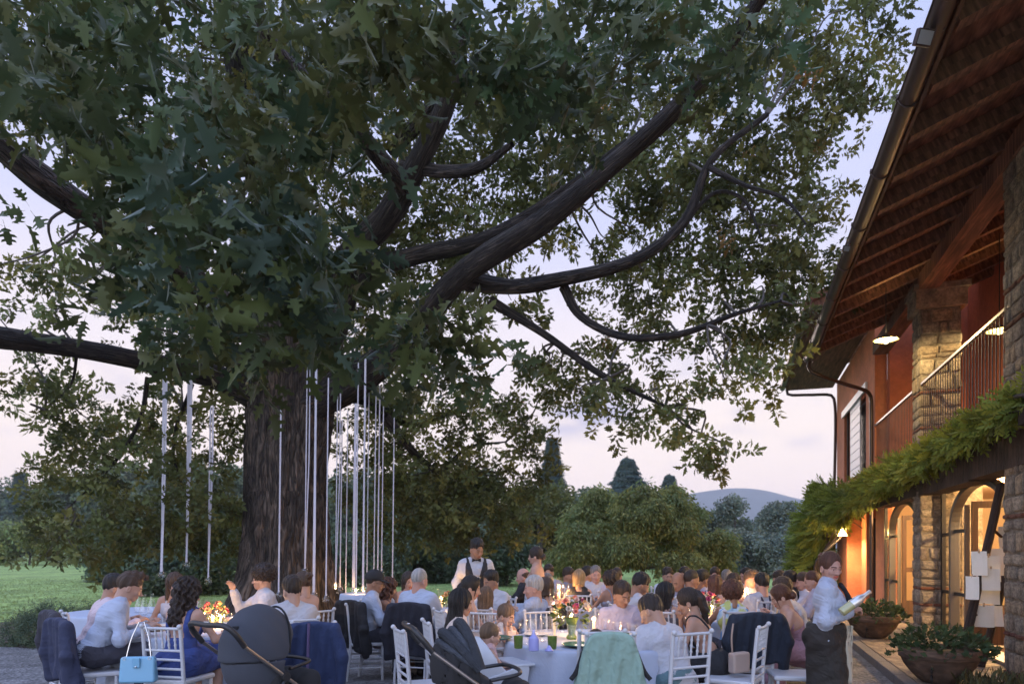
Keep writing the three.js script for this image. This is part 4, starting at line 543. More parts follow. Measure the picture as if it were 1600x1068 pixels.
// hair: shells round the skull; every style is built once per detail
const scalp = (x, y, z, t) => { let d = ell(x, y, z, 0, .098, -.016, .076 + t, .099 + t, .097 + t); return d; };
const hairStyles = {
  short: (x, y, z) => { const n = .0045 * (Math.sin(x * 190 + 30 * z) + Math.sin(z * 170 + y * 60)) * .5; let d = scalp(x, y, z, .006 + .014 * sm(.09, .17, y)) + n; d = Math.max(d, -(ell(x, y, z, 0, .03, .115, .067, .117, .076))); return Math.max(d, .056 - y + (z > -.03 ? 0.03 * sm(-.03, .03, z) : -.058 * sm(-.03, -.075, z))); },
  quiff: (x, y, z) => { const n = .006 * (Math.sin(x * 210 + 50 * y) + Math.sin(z * 110)); let d = scalp(x, y, z, .007) + n * .4; d = smin(d, ell(x, y, z, 0, .182, .030, .062, .034, .072) + n, .02); d = Math.max(d, -(ell(x, y, z, 0, .03, .116, .067, .112, .074))); return Math.max(d, .055 - y + (z > -.03 ? .03 * sm(-.03, .03, z) : -.075 * sm(-.02, -.06, z))); },
  buzz: (x, y, z) => { let d = scalp(x, y, z, .0045); d = Math.max(d, -(ell(x, y, z, 0, .03, .115, .066, .118, .076))); return Math.max(d, .06 - y + (z > -.03 ? .025 * sm(-.03, .03, z) : -.06 * sm(-.02, -.06, z))); },
  fringe: (x, y, z) => { let d = scalp(x, y, z, .006); d = Math.max(d, y - .105 - .02 * sm(0, -.06, z)); d = Math.max(d, z - .005); return Math.max(d, .05 - y - .045 * sm(-.03, -.07, z)); },
  curly: (x, y, z) => { const n = .013 * Math.sin(95 * x + 3 * Math.sin(70 * y)) * Math.sin(90 * y + 3 * Math.sin(80 * z)) * Math.sin(85 * z + 3 * Math.sin(75 * x)) * 1.6 + .005 * Math.sin(210 * x + 150 * y) * Math.sin(190 * z + 120 * y); let d = ell(x, y, z, 0, .128, -.024, .125, .112, .130) + n; d = Math.max(d, -(ell(x, y, z, 0, .02, .14, .074, .104, .085))); return Math.max(d, .0 - y - .1 * sm(-.01, -.06, z)); },
  afro: (x, y, z) => { const n = .009 * (Math.sin(x * 150 + 2 * Math.sin(y * 110)) * Math.sin(y * 160) + Math.sin(z * 145 + x * 40)); let d = ell(x, y, z, 0, .095, -.03, .122, .122, .118) + n; return Math.max(d, -(ell(x, y, z, 0, .02, .13, .064, .088, .085))); },
  bob: (x, y, z) => { const a = Math.atan2(x, z), n = .003 * Math.sin(a * 38 + y * 30); let d = scalp(x, y, z, .020) + n; d = smin(d, capD(x, y, z, [0, .07, -.02, 0, -.03, -.02, .088, .092]) + n, .03); d = Math.max(d, -(ell(x, y, z, 0, .030, .12, .063, .112, .090))); return Math.max(d, -.055 - y + .012 * Math.sin(a * 9)); },
  long: (x, y, z) => { const a = Math.atan2(x, z + .02), n = .005 * Math.sin(a * 30 + y * 22) + .004 * Math.sin(a * 11 + y * 14); let d = scalp(x, y, z, .015) + n; d = smin(d, capD(x, y, z, [0, .06, -.03, 0, -.26, -.070, .080, .058]) * .9 + n, .04); d = smin(d, capD(Math.abs(x), y, z, [.065, .06, -.02, .085, -.17, .0, .032, .020]) + n, .02); d = Math.max(d, -(ell(x, y, z, 0, .030, .12, .062, .112, .092))); d = Math.max(d, -capD(x, y, z, [0, -.02, .02, 0, -.3, .10, .052, .07])); return Math.max(d, -.30 - y + .03 * Math.sin(a * 7)); },
  wavy: (x, y, z) => { const a = Math.atan2(x, z + .02), n = .010 * Math.sin(a * 12 + Math.sin(y * 60) * 1.6) + .008 * Math.sin(y * 75 + a * 5) + .004 * Math.sin(a * 34 + y * 40); let d = scalp(x, y, z, .020) + n; d = smin(d, capD(x, y, z, [0, .06, -.03, 0, -.19, -.06, .090, .086]) * .9 + n, .04); d = smin(d, capD(Math.abs(x), y, z, [.075, .06, -.02, .095, -.14, .0, .036, .03]) + n, .02); d = Math.max(d, -(ell(x, y, z, 0, .030, .12, .063, .112, .09))); d = Math.max(d, -capD(x, y, z, [0, -.02, .03, 0, -.3, .10, .05, .07])); return Math.max(d, -.245 - y + .03 * Math.sin(a * 8)); },
  bun: (x, y, z) => { const a = Math.atan2(x, z), n = .0022 * Math.sin(a * 44 + y * 60); let d = scalp(x, y, z, .009) + n; d = smin(d, sph(x, y, z, 0, .135, -.128, .038) + .004 * Math.sin(x * 160 + y * 120), .014); d = Math.max(d, -(ell(x, y, z, 0, .03, .116, .067, .115, .078))); return Math.max(d, .028 - y + (z > -.02 ? .02 : -.035 * sm(-.02, -.07, z))); },
  lowbun: (x, y, z) => { const a = Math.atan2(x, z), n = .0025 * Math.sin(a * 44 + y * 60); let d = scalp(x, y, z, .012) + n; d = smin(d, ell(x, y, z, 0, .04, -.118, .052, .046, .040) + .004 * Math.sin(x * 160 + y * 120), .02); d = smin(d, capD(Math.abs(x), y, z, [.06, .06, .055, .066, -.03, .055, .009, .004]), .008); d = Math.max(d, -(ell(x, y, z, 0, .03, .116, .065, .115, .079))); return Math.max(d, Math.min(.018 - y + (z > -.02 ? 0 : -.03), z > .03 ? -y - .035 : 9)); },
  pony: (x, y, z) => { const a = Math.atan2(x, z), n = .003 * Math.sin(a * 40 + y * 40); let d = scalp(x, y, z, .012) + n; d = Math.max(d, -(ell(x, y, z, 0, .03, .116, .066, .115, .078))); d = Math.max(d, .02 - y - .04 * sm(-.02, -.07, z)); d = smin(d, capD(x, y, z, [.0, .11, -.115, .03, -.06, -.15, .034, .020]) + n * 2, .02); d = smin(d, capD(x, y, z, [.02, .06, -.13, -.03, -.17, -.10, .04, .02]) + n * 2, .02); return d; },
  baby: (x, y, z) => { let d = scalp(x, y, z, .005) + .0015 * Math.sin(x * 200 + z * 90); d = Math.max(d, -(ell(x, y, z, 0, .03, .115, .066, .092, .085))); return Math.max(d, .05 - y - .04 * sm(-.02, -.07, z)); },
  topknot: (x, y, z) => { let d = scalp(x, y, z, .007) + .002 * Math.sin(x * 200 + z * 90); d = Math.max(d, -(ell(x, y, z, 0, .025, .11, .064, .088, .08))); d = Math.max(d, .04 - y - .04 * sm(-.02, -.07, z)); return smin(d, ell(x, y, z, .01, .215, -.02, .018, .024, .018) + .003 * Math.sin(x * 300), .01); },
};
const hairs = {}, streak = tex(256, 64, (u, v) => .35 + .65 * tn(u, v * .05, 64, 3, 2), false);
function hairGeo(style, cell) {
  return hairs[style + cell] ??= (() => { const g = nets(hairStyles[style], [-.16, -.32, -.21], [.16, .26, .15], cell), p = g.attributes.position, uv = new Float32Array(p.count * 2), c = new Float32Array(p.count * 3); for (let i = 0; i < p.count; i++) { const x = p.getX(i), y = p.getY(i), z = p.getZ(i), a = Math.atan2(x, -z - .02), k = style === 'curly' || style === 'afro' ? .5 + 1.0 * vnoise(x * 90 + 40 + z * 60, y * 90 + 9 - z * 50) : .62 + .75 * vnoise(a * 16 + 40 + y * 8, y * 9); uv[i * 2] = a * 1.2; uv[i * 2 + 1] = y * 2; c.set([k, k, k], i * 3); } g.setAttribute('uv', new THREE.BufferAttribute(uv, 2)); g.setAttribute('color', new THREE.BufferAttribute(c, 3)); return g; })();
}
const HC = { black: [.012, .010, .010], dark: [.026, .017, .013], brown: [.055, .032, .020], light: [.12, .075, .045], blonde: [.26, .17, .085], grey: [.33, .32, .31], auburn: [.075, .030, .018], salt: [.14, .13, .125] };
const hairMats = {}; const hairMat = c => hairMats[c] ??= phys(HC[c], .48, { vertexColors: true, bumpMap: streak, bumpScale: .006, specularIntensity: .7, sheen: .3, sheenColor: lin(.3, .25, .2), sheenRoughness: .5 });
const SK = { fair: [.40, .245, .185], mid: [.34, .20, .142], tan: [.27, .15, .10], rosy: [.41, .235, .185] };
const skinMats = {}; const skinMat = c => skinMats[c] ??= phys(SK[c], .55, { vertexColors: true, specularIntensity: .6, sheen: .15, sheenColor: lin(.5, .3, .25) });
const clothMats = {}; const crease = tex(256, 256, (u, v) => { const w = tn(u, v, 3, 3, 4), r = a => 1 - Math.abs(2 * a - 1); return .55 * r(tn(u + .12 * w, v + .2 * w, 5, 2, 3)) + .3 * r(tn(u + .1 * w, v - .15 * w, 11, 2, 5)) + .15 * tn(u, v, 30, 2, 7); }, false); crease.repeat.set(2.2, 2.2);
const clothMat = (c, k = .85) => clothMats[c.join() + k] ??= phys(c, k, { bumpMap: crease, bumpScale: .018, sheen: .25, sheenColor: lin(...c.map(x => Math.min(1, x * 1.2))), sheenRoughness: .7, side: THREE.DoubleSide });
// a hand: wrist at the origin, fingers along +z, palm down, thumb at +x
const handCache = {};
function handGeo(cell, curl) {
  return handCache[cell + '_' + curl] ??= (() => {
    const B = [[0, 0, -.015, 0, 0, .02, .024, .026], [-.018, 0, .03, -.022, -.004, .085, .018, .014], [.0, .002, .03, 0, 0, .09, .020, .014], [.018, 0, .03, .024, -.003, .085, .018, .013]];
    const F = [[-.032, .078, .058, .0078], [-.012, .088, .070, .0088], [.010, .090, .076, .009], [.030, .085, .068, .0088]], fingers = [];
    for (const [x, z0, len, r] of F) { let p = [x * .9, 0, z0 - .02], a = .15; for (const [s, k] of [[.45, 1], [.32, 1.0], [.25, .95]]) { a += curl * .62; const q = [p[0] + (x * .10) * s, p[1] - Math.sin(a) * len * s * 1.15, p[2] + Math.cos(a) * len * s * 1.15]; fingers.push([...p, ...q, r, r * .9]); p = q; } }
    const th = [[.020, -.004, .018, .048, -.014, .048, .014, .011], [.048, -.014, .048, .056, -.022 - .02 * curl, .080, .0105, .008]];
    const palm = boneField(B, .02), f = (x, y, z) => { let d = palm(x, y, z); d = Math.max(d, Math.abs(y) - .0165); for (const b of fingers) d = smin(d, capD(x, y, z, b), .005); for (const b of th) d = smin(d, capD(x, y, z, b), .012); return d; };
    const g = nets(f, [-.06, -.12, -.05], [.085, .04, .19], cell); const c = new Float32Array(g.attributes.position.count * 3).fill(1); g.setAttribute('color', new THREE.BufferAttribute(c, 3)); return g;
  })();
}
const mirror = g => { const r = g.clone(), p = r.attributes.position; for (let i = 0; i < p.count; i++) p.setX(i, -p.getX(i)); const ix = r.index.array.slice(); for (let i = 0; i < ix.length; i += 3) { const t = ix[i]; ix[i] = ix[i + 1]; ix[i + 1] = t; } r.setIndex(new THREE.BufferAttribute(ix, 1)); r.computeVertexNormals(); return r; };
const lerp3 = (a, b, t) => a.clone().lerp(b, t);
const cap = (a, b, r, s = r) => [a.x, a.y, a.z, b.x, b.y, b.z, r, s];
/* a person; local axes: +z is the way the body faces, y up, origin on the ground under the hips.
   o: scale, f (woman), child, stand, lean, side, twist, yaw, pitch, tilt (of the head), L / R (where the hands are), seat, hair, hairC, skin, top, bottom, ... */
function person(name, label, group, pos, yawDeg, o) {
  const P = thing(name, label, 'person', pos, Math.PI - R(yawDeg), group), d = Math.hypot(pos[0], pos[2]), s = o.scale ?? (o.f ? .94 : 1), f = !!o.f;
  const cB = d < 7.4 ? .013 : d < 9.6 ? .018 : .026, cH = d < 6.9 ? .0040 : d < 7.8 ? .0050 : d < 9.6 ? .007 : .010, cHand = d < 8.2 ? .0052 : .009;
  const w = f ? .88 : 1, stand = !!o.stand, hipY = stand ? .93 * s : (o.seat ?? .47) + .085 * s;
  const t = V(Math.sin(R(o.side ?? 0)), Math.cos(R(o.lean ?? 4)), Math.sin(R(o.lean ?? 4))).normalize(), sx = V(1, 0, 0).applyAxisAngle(V(0, 1, 0), R(o.twist ?? 0)); sx.sub(t.clone().multiplyScalar(sx.dot(t))).normalize(); const fw = sx.clone().cross(t).normalize();
  const hip = V(0, hipY, stand ? 0 : -.02), wst = hip.clone().addScaledVector(t, .17 * s), chest = hip.clone().addScaledVector(t, .34 * s), slump = o.slump ?? 0;
  const t2 = t.clone().addScaledVector(fw, slump).normalize(), nb = chest.clone().addScaledVector(t2, .16 * s), fat = o.fat ?? 1;
  const upn = t2.clone().lerp(V(0, 1, 0), .45).addScaledVector(fw, .10 + (o.neckF ?? 0)).normalize(), nt = nb.clone().addScaledVector(upn, .082 * s);
  const shL = chest.clone().addScaledVector(t2, .115 * s).addScaledVector(sx, .178 * s * w), shR = chest.clone().addScaledVector(t2, .115 * s).addScaledVector(sx, -.178 * s * w);
  const b3 = (c, hw_, r, z = 0) => { const q = c.clone().addScaledVector(fw, z); return cap(q.clone().addScaledVector(sx, hw_ * s), q.clone().addScaledVector(sx, -hw_ * s), r * s); };
  const torso = [b3(hip, f ? .085 : .075, .112 * (f ? 1.04 : 1) * fat, -.01), b3(wst, f ? .045 : .062, (f ? .092 : .105) * fat, .005), b3(chest, .075 * w, (f ? .104 : .116) * fat, .004), b3(chest.clone().addScaledVector(t2, .09 * s), .115 * w, .072, -.008)];
  if (f && !o.child) for (const k of [-1, 1]) { const c = chest.clone().addScaledVector(sx, k * .068 * s).addScaledVector(fw, .085 * s).addScaledVector(t, -.01); torso.push(cap(c, c, .056 * s * (o.bust ?? 1))); }
  const neck = cap(nb.clone().addScaledVector(t2, -.03 * s), nt, (f ? .047 : .056) * s), trap = [cap(nb.clone().addScaledVector(t2, .015 * s), lerp3(nb, shL, .75), .05 * s, .035 * s), cap(nb.clone().addScaledVector(t2, .015 * s), lerp3(nb, shR, .75), .05 * s, .035 * s)];
  // arms by two-bone reach; targets are given in the body's own axes, from the hips: [outwards, up, forwards]
  const arms = [], hands = [];
  for (const k of [1, -1]) {
    const how = (k > 0 ? o.L : o.R) ?? 'table', sh = k > 0 ? shL : shR; let q;
    const pre = { table: [.17, .80 - hipY, .40], tableIn: [.05, .80 - hipY, .37], lap: [.08, .10, .24], side: [.24, -.12, .03], chin: null, mouth: null, hold: [.10, .30, .34], raise: [.2, .52, .36], behind: [.2, .12, -.08] };
    if (how === 'chin' || how === 'mouth') q = nt.clone().addScaledVector(fw, .115 * s).addScaledVector(sx, k * .025).add(V(0, how === 'chin' ? -.05 : -.03, .0));
    else { const a = Array.isArray(how) ? how : pre[how]; q = V(k * a[0] * 1, hipY + a[1], a[2]); }
    const L1 = .285 * s, L2 = .255 * s; let D = q.clone().sub(sh), dl = D.length(); if (dl > (L1 + L2) * .985) { D.multiplyScalar((L1 + L2) * .985 / dl); dl = D.length(); q = sh.clone().add(D); } if (dl < .12) { dl = .12; }
    const x = (L1 * L1 - L2 * L2 + dl * dl) / (2 * dl), h = Math.sqrt(Math.max(0, L1 * L1 - x * x)), u = D.clone().normalize(), pole = V(k * (o.elbow ?? .55), -1, stand ? -.6 : -.35); pole.sub(u.clone().multiplyScalar(pole.dot(u))).normalize();
    const el = sh.clone().addScaledVector(u, x).addScaledVector(pole, h), fd = q.clone().sub(el).normalize();
    const m = f ? .87 : 1; arms.push({ k, up: cap(sh, el, .046 * s * m, .037 * s * m), fo: cap(el, q, .036 * s * m, .0255 * s * m), el, q, sh });
    const pd = V(-k * .35, -1, .1); pd.sub(fd.clone().multiplyScalar(pd.dot(fd))).normalize(); const hx = pd.clone().negate().cross(fd).normalize();   // palm faces pd
    const bas = new THREE.Matrix4().makeBasis(hx, pd.clone().negate(), fd); bas.scale(V(s * (f ? .9 : 1), s * (f ? .9 : 1), s * (f ? .9 : 1))); bas.setPosition(q.clone().addScaledVector(fd, .012));
    const cu = how === 'side' ? .35 : how === 'hold' || how === 'raise' || how === 'mouth' ? 1.15 : how === 'chin' ? 1.2 : .45; let hg = handGeo(cHand, o.curl ?? cu); if (k > 0) hg = mirror(hg); hands.push(hg.clone().applyMatrix4(bas));
  }
  const legs = [];
  for (const k of [1, -1]) {
    const hj = hip.clone().add(V(k * .085 * s, -.02, .02)), kn = stand ? V(k * .10 * s, .49 * s, .03 + (k > 0 ? .02 : 0)) : V(k * (o.knee ?? .12) * s, hipY + .01, .42 * s), an = stand ? V(k * .105 * s, .085, -.01) : V(k * (o.knee ?? .12) * s, .085, .40 * s + (k > 0 ? .04 : -.03));
    legs.push({ k, th: cap(hj, kn, .085 * s, .060 * s), sh: cap(kn, an, .058 * s, .038 * s), ft: cap(an.clone().add(V(0, -.035, -.02)), an.clone().add(V(k * .02, -.045, .15 * s)), .042, .034), hj, kn, an });
  }
  const dress = o.bottom?.type === 'skirt' || o.bottom?.type === 'long';
  const bodyBones = [...torso, neck, ...trap, ...arms.flatMap(a => [a.up, a.fo]), ...legs.flatMap(l => [l.th, l.sh, l.ft])];
  { const [lo, hi] = bounds(bodyBones, .03); let g = nets(boneField(bodyBones, .045 * s), lo, hi, cB * 1.12); g.setAttribute('color', new THREE.BufferAttribute(new Float32Array(g.attributes.position.count * 3).fill(1), 3));
    // the head, turned on the neck
    const hk = (o.child ? o.headK ?? .86 : f ? .955 : 1.0) * (o.child ? 1 : Math.sqrt(s) * 1.06), hm = new THREE.Matrix4().compose(nt.clone().addScaledVector(upn, .012), new THREE.Quaternion().setFromEuler(new THREE.Euler(R((o.pitch ?? 8) + (o.lean ?? 4) * .25), R(-(o.yaw ?? 0)) + R(o.twist ?? 0), R(o.tilt ?? 0), 'YXZ')), V(hk, hk, hk));
    const hg = head(o.child ? 'c' : f ? 'f' : 'm', cH, o.stubble, f && !o.child).clone().applyMatrix4(hm);
    part(P, 'body', merge([g, hg, ...hands]), skinMat(o.skin ?? 'mid'));
    P.userData.headM = hm;
    if (o.hair && o.hair !== 'none') { const m = part(P, 'hair', hairGeo(o.hair, Math.max(.0055, cH * 1.15)), hairMat(o.hairC ?? 'dark')); hm.decompose(m.position, m.quaternion, m.scale); }
    const hadd = (nm, geo, mt) => { const m = part(P, nm, geo, mt); hm.decompose(m.position, m.quaternion, m.scale); return m; };
    if (o.capHat) { const cg = nets((x, y, z) => { let q = Math.max(scalp(x, y, z, .016), .098 - y - .02 * sm(.0, -.06, z)); const brim = Math.max(Math.abs(y - .105 + 1.6 * x * x + .22 * (z - .06)) - .006, Math.hypot(x / .85, z - .065) - .105, .05 - z); return smin(q, brim, .008); }, [-.13, .03, -.14], [.13, .24, .2], .006); hadd('cap', cg, clothMat([.012, .012, .014])); }
    if (o.glasses) { const gs = []; for (const k of [-1, 1]) { const r = new THREE.TorusGeometry(.021, .0018, 6, 18); r.scale(1, .8, 1); r.translate(k * .031, .05, .1); gs.push(r); gs.push(rod([k * .052, .053, .098], [k * .080, .055, .0], .0016, 5)); } gs.push(rod([-.01, .053, .103], [.01, .053, .103], .0016, 5)); hadd('glasses', merge(gs), H.iron); }
    if (o.shades) { const gs = []; for (const k of [-1, 1]) { gs.push(new THREE.SphereGeometry(.029, 14, 8).scale(1, .55, .35).rotateX(-.9).translate(k * .034, .185, .062)); gs.push(rod([k * .062, .18, .055], [k * .084, .11, -.03], .003, 5)); } hadd('sunglasses', merge(gs), mat([.015, .012, .012], .1)); }
    if (o.earring) hadd('earring', merge([1, -1].map(k => lathe([[0, -.045], [.006, -.035], [.004, -.02], [.0015, -.005], [0, 0]], 8).translate(k * .083, .012, -.005))), mat([.8, .75, .65], .25, { metalness: .8 }));
    if (o.pearl) hadd('hair_pin', new THREE.SphereGeometry(.010, 10, 8).translate(-.07, .12, -.075), mat([.85, .83, .8], .25)); }
  const tf = p => (p[0] - hip.x) * t.x + (p[1] - hip.y) * t.y + (p[2] - hip.z) * t.z;
  const rdg = v => 1 - 2 * Math.abs(Math.sin(v));
  const fold = (x, y, z, a = 1) => a * (.0042 * rdg(11 * y + 8 * x + 1.6 * Math.sin(9 * z + 7 * x)) + .003 * rdg(19 * y - 14 * z + 9 * x + Math.sin(11 * x)) + .0045 * Math.sin(13 * (x + z) + 9 * y) + .0025 * rdg(8 * (x - z) + 23 * y));
  const wear = (nm, bones, inf, c, k, clip, amp = 1, rough = .85) => { const [lo, hi] = bounds(bones, inf + .03), b = boneField(bones, k, inf); const g = nets((x, y, z) => { let q = b(x, y, z) + Math.min(fold(x, y, z, amp), Math.max(.0015, inf - .010)); if (clip) q = Math.max(q, clip(x, y, z)); return q; }, lo, hi, cB); { const p = g.attributes.position, u = new Float32Array(p.count * 2); for (let i = 0; i < p.count; i++) { u[i * 2] = p.getX(i) * .8 + p.getZ(i) * .9 + nm.length * .3; u[i * 2 + 1] = p.getY(i) + .3 * p.getZ(i); } g.setAttribute('uv', new THREE.BufferAttribute(u, 2)); } return part(P, nm, g, c.isMaterial ? c : clothMat(c, rough)); };
  const dotT = (x, y, z) => (x - hip.x) * t.x + (y - hip.y) * t.y + (z - hip.z) * t.z;
  const top = o.top ?? { type: 'shirt', c: [.72, .72, .74] };
  if (top.type === 'shirt') {
    const sl = top.sleeve ?? 1, bones = [...torso, ...trap.map(b => b.map((v, i) => i > 5 ? v - .008 : v)), ...arms.map(a => a.up)]; if (sl > .5) for (const a of arms) { const e = lerp3(a.el, a.q, (sl - .5) * 1.9); bones.push(cap(a.el, e, .0375 * s, mix(.0375, .030, sl) * s)); }
    const sh = wear('shirt', bones, .0150, top.m ?? top.c, .05, (x, y, z) => Math.max((sl <= .5 ? -9 : -9), -(Math.hypot(x - nb.x - fw.x * .03, y - nb.y - .060 * s, z - nb.z - fw.z * .03) - .055 * s)), .9);
    wear('collar', [cap(nb.clone().addScaledVector(upn, -.03), nt, .0605 * s * (f ? .9 : 1), .0565 * s * (f ? .9 : 1))], .011, top.m ?? top.c, .02, (x, y, z) => { const X = x - nb.x, Y = y - nb.y, Z = z - nb.z, h = X * upn.x + Y * upn.y + Z * upn.z, F_ = X * fw.x + Y * fw.y + Z * fw.z, S_ = Math.abs(X * sx.x + Y * sx.y + Z * sx.z); return Math.max(Math.abs(h - .030 * s) - .026 * s + .25 * Math.max(0, F_), F_ > 0 ? (o.tie || o.bow ? .004 : .012 + .5 * Math.max(0, h + .02)) - S_ : -9); }, .1);
    if (o.susp) { for (const k of [-1, 1]) { const pts = [[.055, .40, .115], [.07, .50, .055], [.065, .50, -.05], [.045, .38, -.135], [.02, .22, -.135], [-.015, .02, -.14]].map(([a, b, c]) => hip.clone().addScaledVector(sx, k * a * s).addScaledVector(t, b * s).addScaledVector(fw, c * s)); part(P, 'suspender', tube(pts, .016, 6, 30), clothMat([.02, .025, .05])); } }
    if (top.vest) { wear('vest', [...torso, ...trap.map(b => [b[0], b[1], b[2], mix(b[0], b[3], .55), mix(b[1], b[4], .55), mix(b[2], b[5], .55), b[6] - .004, b[7]])], .028, [.016, .016, .018], .04, (x, y, z) => { const X = (x - hip.x) * sx.x + (z - hip.z) * sx.z, F_ = (x - chest.x) * fw.x + (y - chest.y) * fw.y + (z - chest.z) * fw.z, T_ = dotT(x, y, z); return Math.max(F_ > 0 ? (T_ - .2 * s) * .28 - Math.abs(X) + .012 : -9, Math.abs(X) - .155 * s, -(T_ + .03)); }, .5); }
    if (o.bow) { const c = nb.clone().addScaledVector(upn, .012).addScaledVector(fw, .088 * s); const q = new THREE.Quaternion().setFromRotationMatrix(new THREE.Matrix4().makeBasis(sx, upn, fw)); const gs = [-1, 1].map(k => new THREE.ConeGeometry(.026, .06, 8).scale(1, 1, .45).rotateZ(k * Math.PI / 2).translate(k * .03, 0, 0)); gs.push(new THREE.SphereGeometry(.011, 8, 6)); const m = part(P, 'bow_tie', merge(gs), clothMat([.012, .011, .013])); m.position.copy(c); m.quaternion.copy(q); }
    if (o.tie) { const pts = [[.0, .505, .100], [0, .44, .150], [.005, .34, .175 * fat], [.01, .20, .150 * fat]].map(([a, b, c]) => hip.clone().addScaledVector(sx, a).addScaledVector(t, b * s).addScaledVector(fw, c * s)); const g = limb(pts, [.020, .017, .026, .034], 10, 20); const m = part(P, 'tie', g, clothMat([.014, .014, .018])); const k = part(P, 'tie_knot', new THREE.SphereGeometry(.022, 10, 8).scale(1, .9, .8), clothMat([.014, .014, .018])); k.position.copy(pts[0]); }
  } else if (top.type === 'dress') { // strapless, strapped, one shoulder or sleeveless
    const hi = top.hi ?? .37; const tb = [...torso.slice(0, 3), ...torso.slice(4), ...(hi > .43 ? [torso[3], ...trap] : [])];
    wear('dress', tb, .010, top.m ?? top.c, .05, (x, y, z) => { const F_ = (x - chest.x) * fw.x + (z - chest.z) * fw.z; const X = (x - hip.x) * sx.x + (z - hip.z) * sx.z; return dotT(x, y, z) - (hi + (F_ < 0 ? -(top.back ?? .06) : 0) + (top.slant ?? 0) * X) * s; }, .6);
    if (top.straps) for (const k of top.straps === 1 ? [top.which ?? 1] : [-1, 1]) wear('strap', [...torso, ...trap, neck], .012, top.m ?? top.c, .045, (x, y, z) => { const X = (x - hip.x) * sx.x + (y - hip.y) * sx.y + (z - hip.z) * sx.z, T_ = dotT(x, y, z); return Math.max(Math.abs(X - k * (top.sx ?? .088) * s - (top.cross ?? 0) * (T_ - .45)) - (top.sw ?? .014), (hi - (top.back ?? .06) - .03) * s - T_); }, .1);
  } else if (top.type === 'jacket') {
    wear('shirt', [...torso.slice(2), ...trap], .014, [.75, .75, .76], .04); wear('jacket', [...torso, ...trap, ...arms.map(a => a.up), ...arms.map(a => cap(a.el, lerp3(a.el, a.q, .9), .046 * s, .038 * s))], .030, top.c, .05, (x, y, z) => { const X = Math.abs((x - hip.x) * sx.x + (z - hip.z) * sx.z), F_ = (x - chest.x) * fw.x + (y - chest.y) * fw.y + (z - chest.z) * fw.z; return Math.max(F_ > .05 ? .055 - X - .25 * Math.max(0, .34 * s - dotT(x, y, z)) : -9, -(Math.hypot(x - nb.x, y - nb.y - .05, z - nb.z) - .07)); }, .8);
  }
  const bot = o.bottom ?? { type: 'trousers', c: [.035, .035, .05] };
  if (bot.type === 'trousers') wear('trousers', [torso[0], ...legs.flatMap(l => [l.th, cap(l.kn, l.an.clone().add(V(0, .04, 0)), .062 * s, .058 * s)])], .014, bot.c, .05, (x, y, z) => y - hipY - .12 * s, 1.1);
  else if (bot.type === 'skirt' || bot.type === 'long') { const K = stand ? [cap(hip, V(0, .05, .02), .13 * s, bot.wide ?? .24 * s), torso[0]] : [torso[0], cap(hip.clone().add(V(.06, -.01, .05)), legs[0].kn, .115 * s, .10 * s), cap(hip.clone().add(V(-.06, -.01, .05)), legs[1].kn, .115 * s, .10 * s), cap(lerp3(legs[0].hj, legs[1].hj, .5), lerp3(legs[0].kn, legs[1].kn, .5), .11, .11), ...(bot.type === 'long' ? legs.map(l => cap(l.kn, l.an.clone().add(V(l.k * .05, .02, 0)), .10, .15)) : [])]; wear('skirt', K, .012, bot.m ?? bot.c, .10, (x, y, z) => Math.max(.03 - y, y - hipY - .15 * s), 1.8); }
  if (bot.apron) { wear('apron', [cap(V(0, hipY + .06, 0), V(0, .25, .02), .145 * s * fat, .175 * s)], .02, [.022, .019, .016], .08, (x, y, z) => Math.max(-(z + .14), .20 - y, y - hipY - .14 * s), 1.2); }
  if (!(o.bare)) for (const l of legs) part(P, 'shoe', nets((x, y, z) => Math.max(boneField([l.ft], .02, .012)(x, y, z), .004 - y), [l.an.x - .09, -.01, l.an.z - .12], [l.an.x + .09, .13, l.an.z + .25], .016), clothMat(f ? [.35, .28, .24] : [.02, .016, .014], .5));
  delete P.userData.headM;
  return P;
}
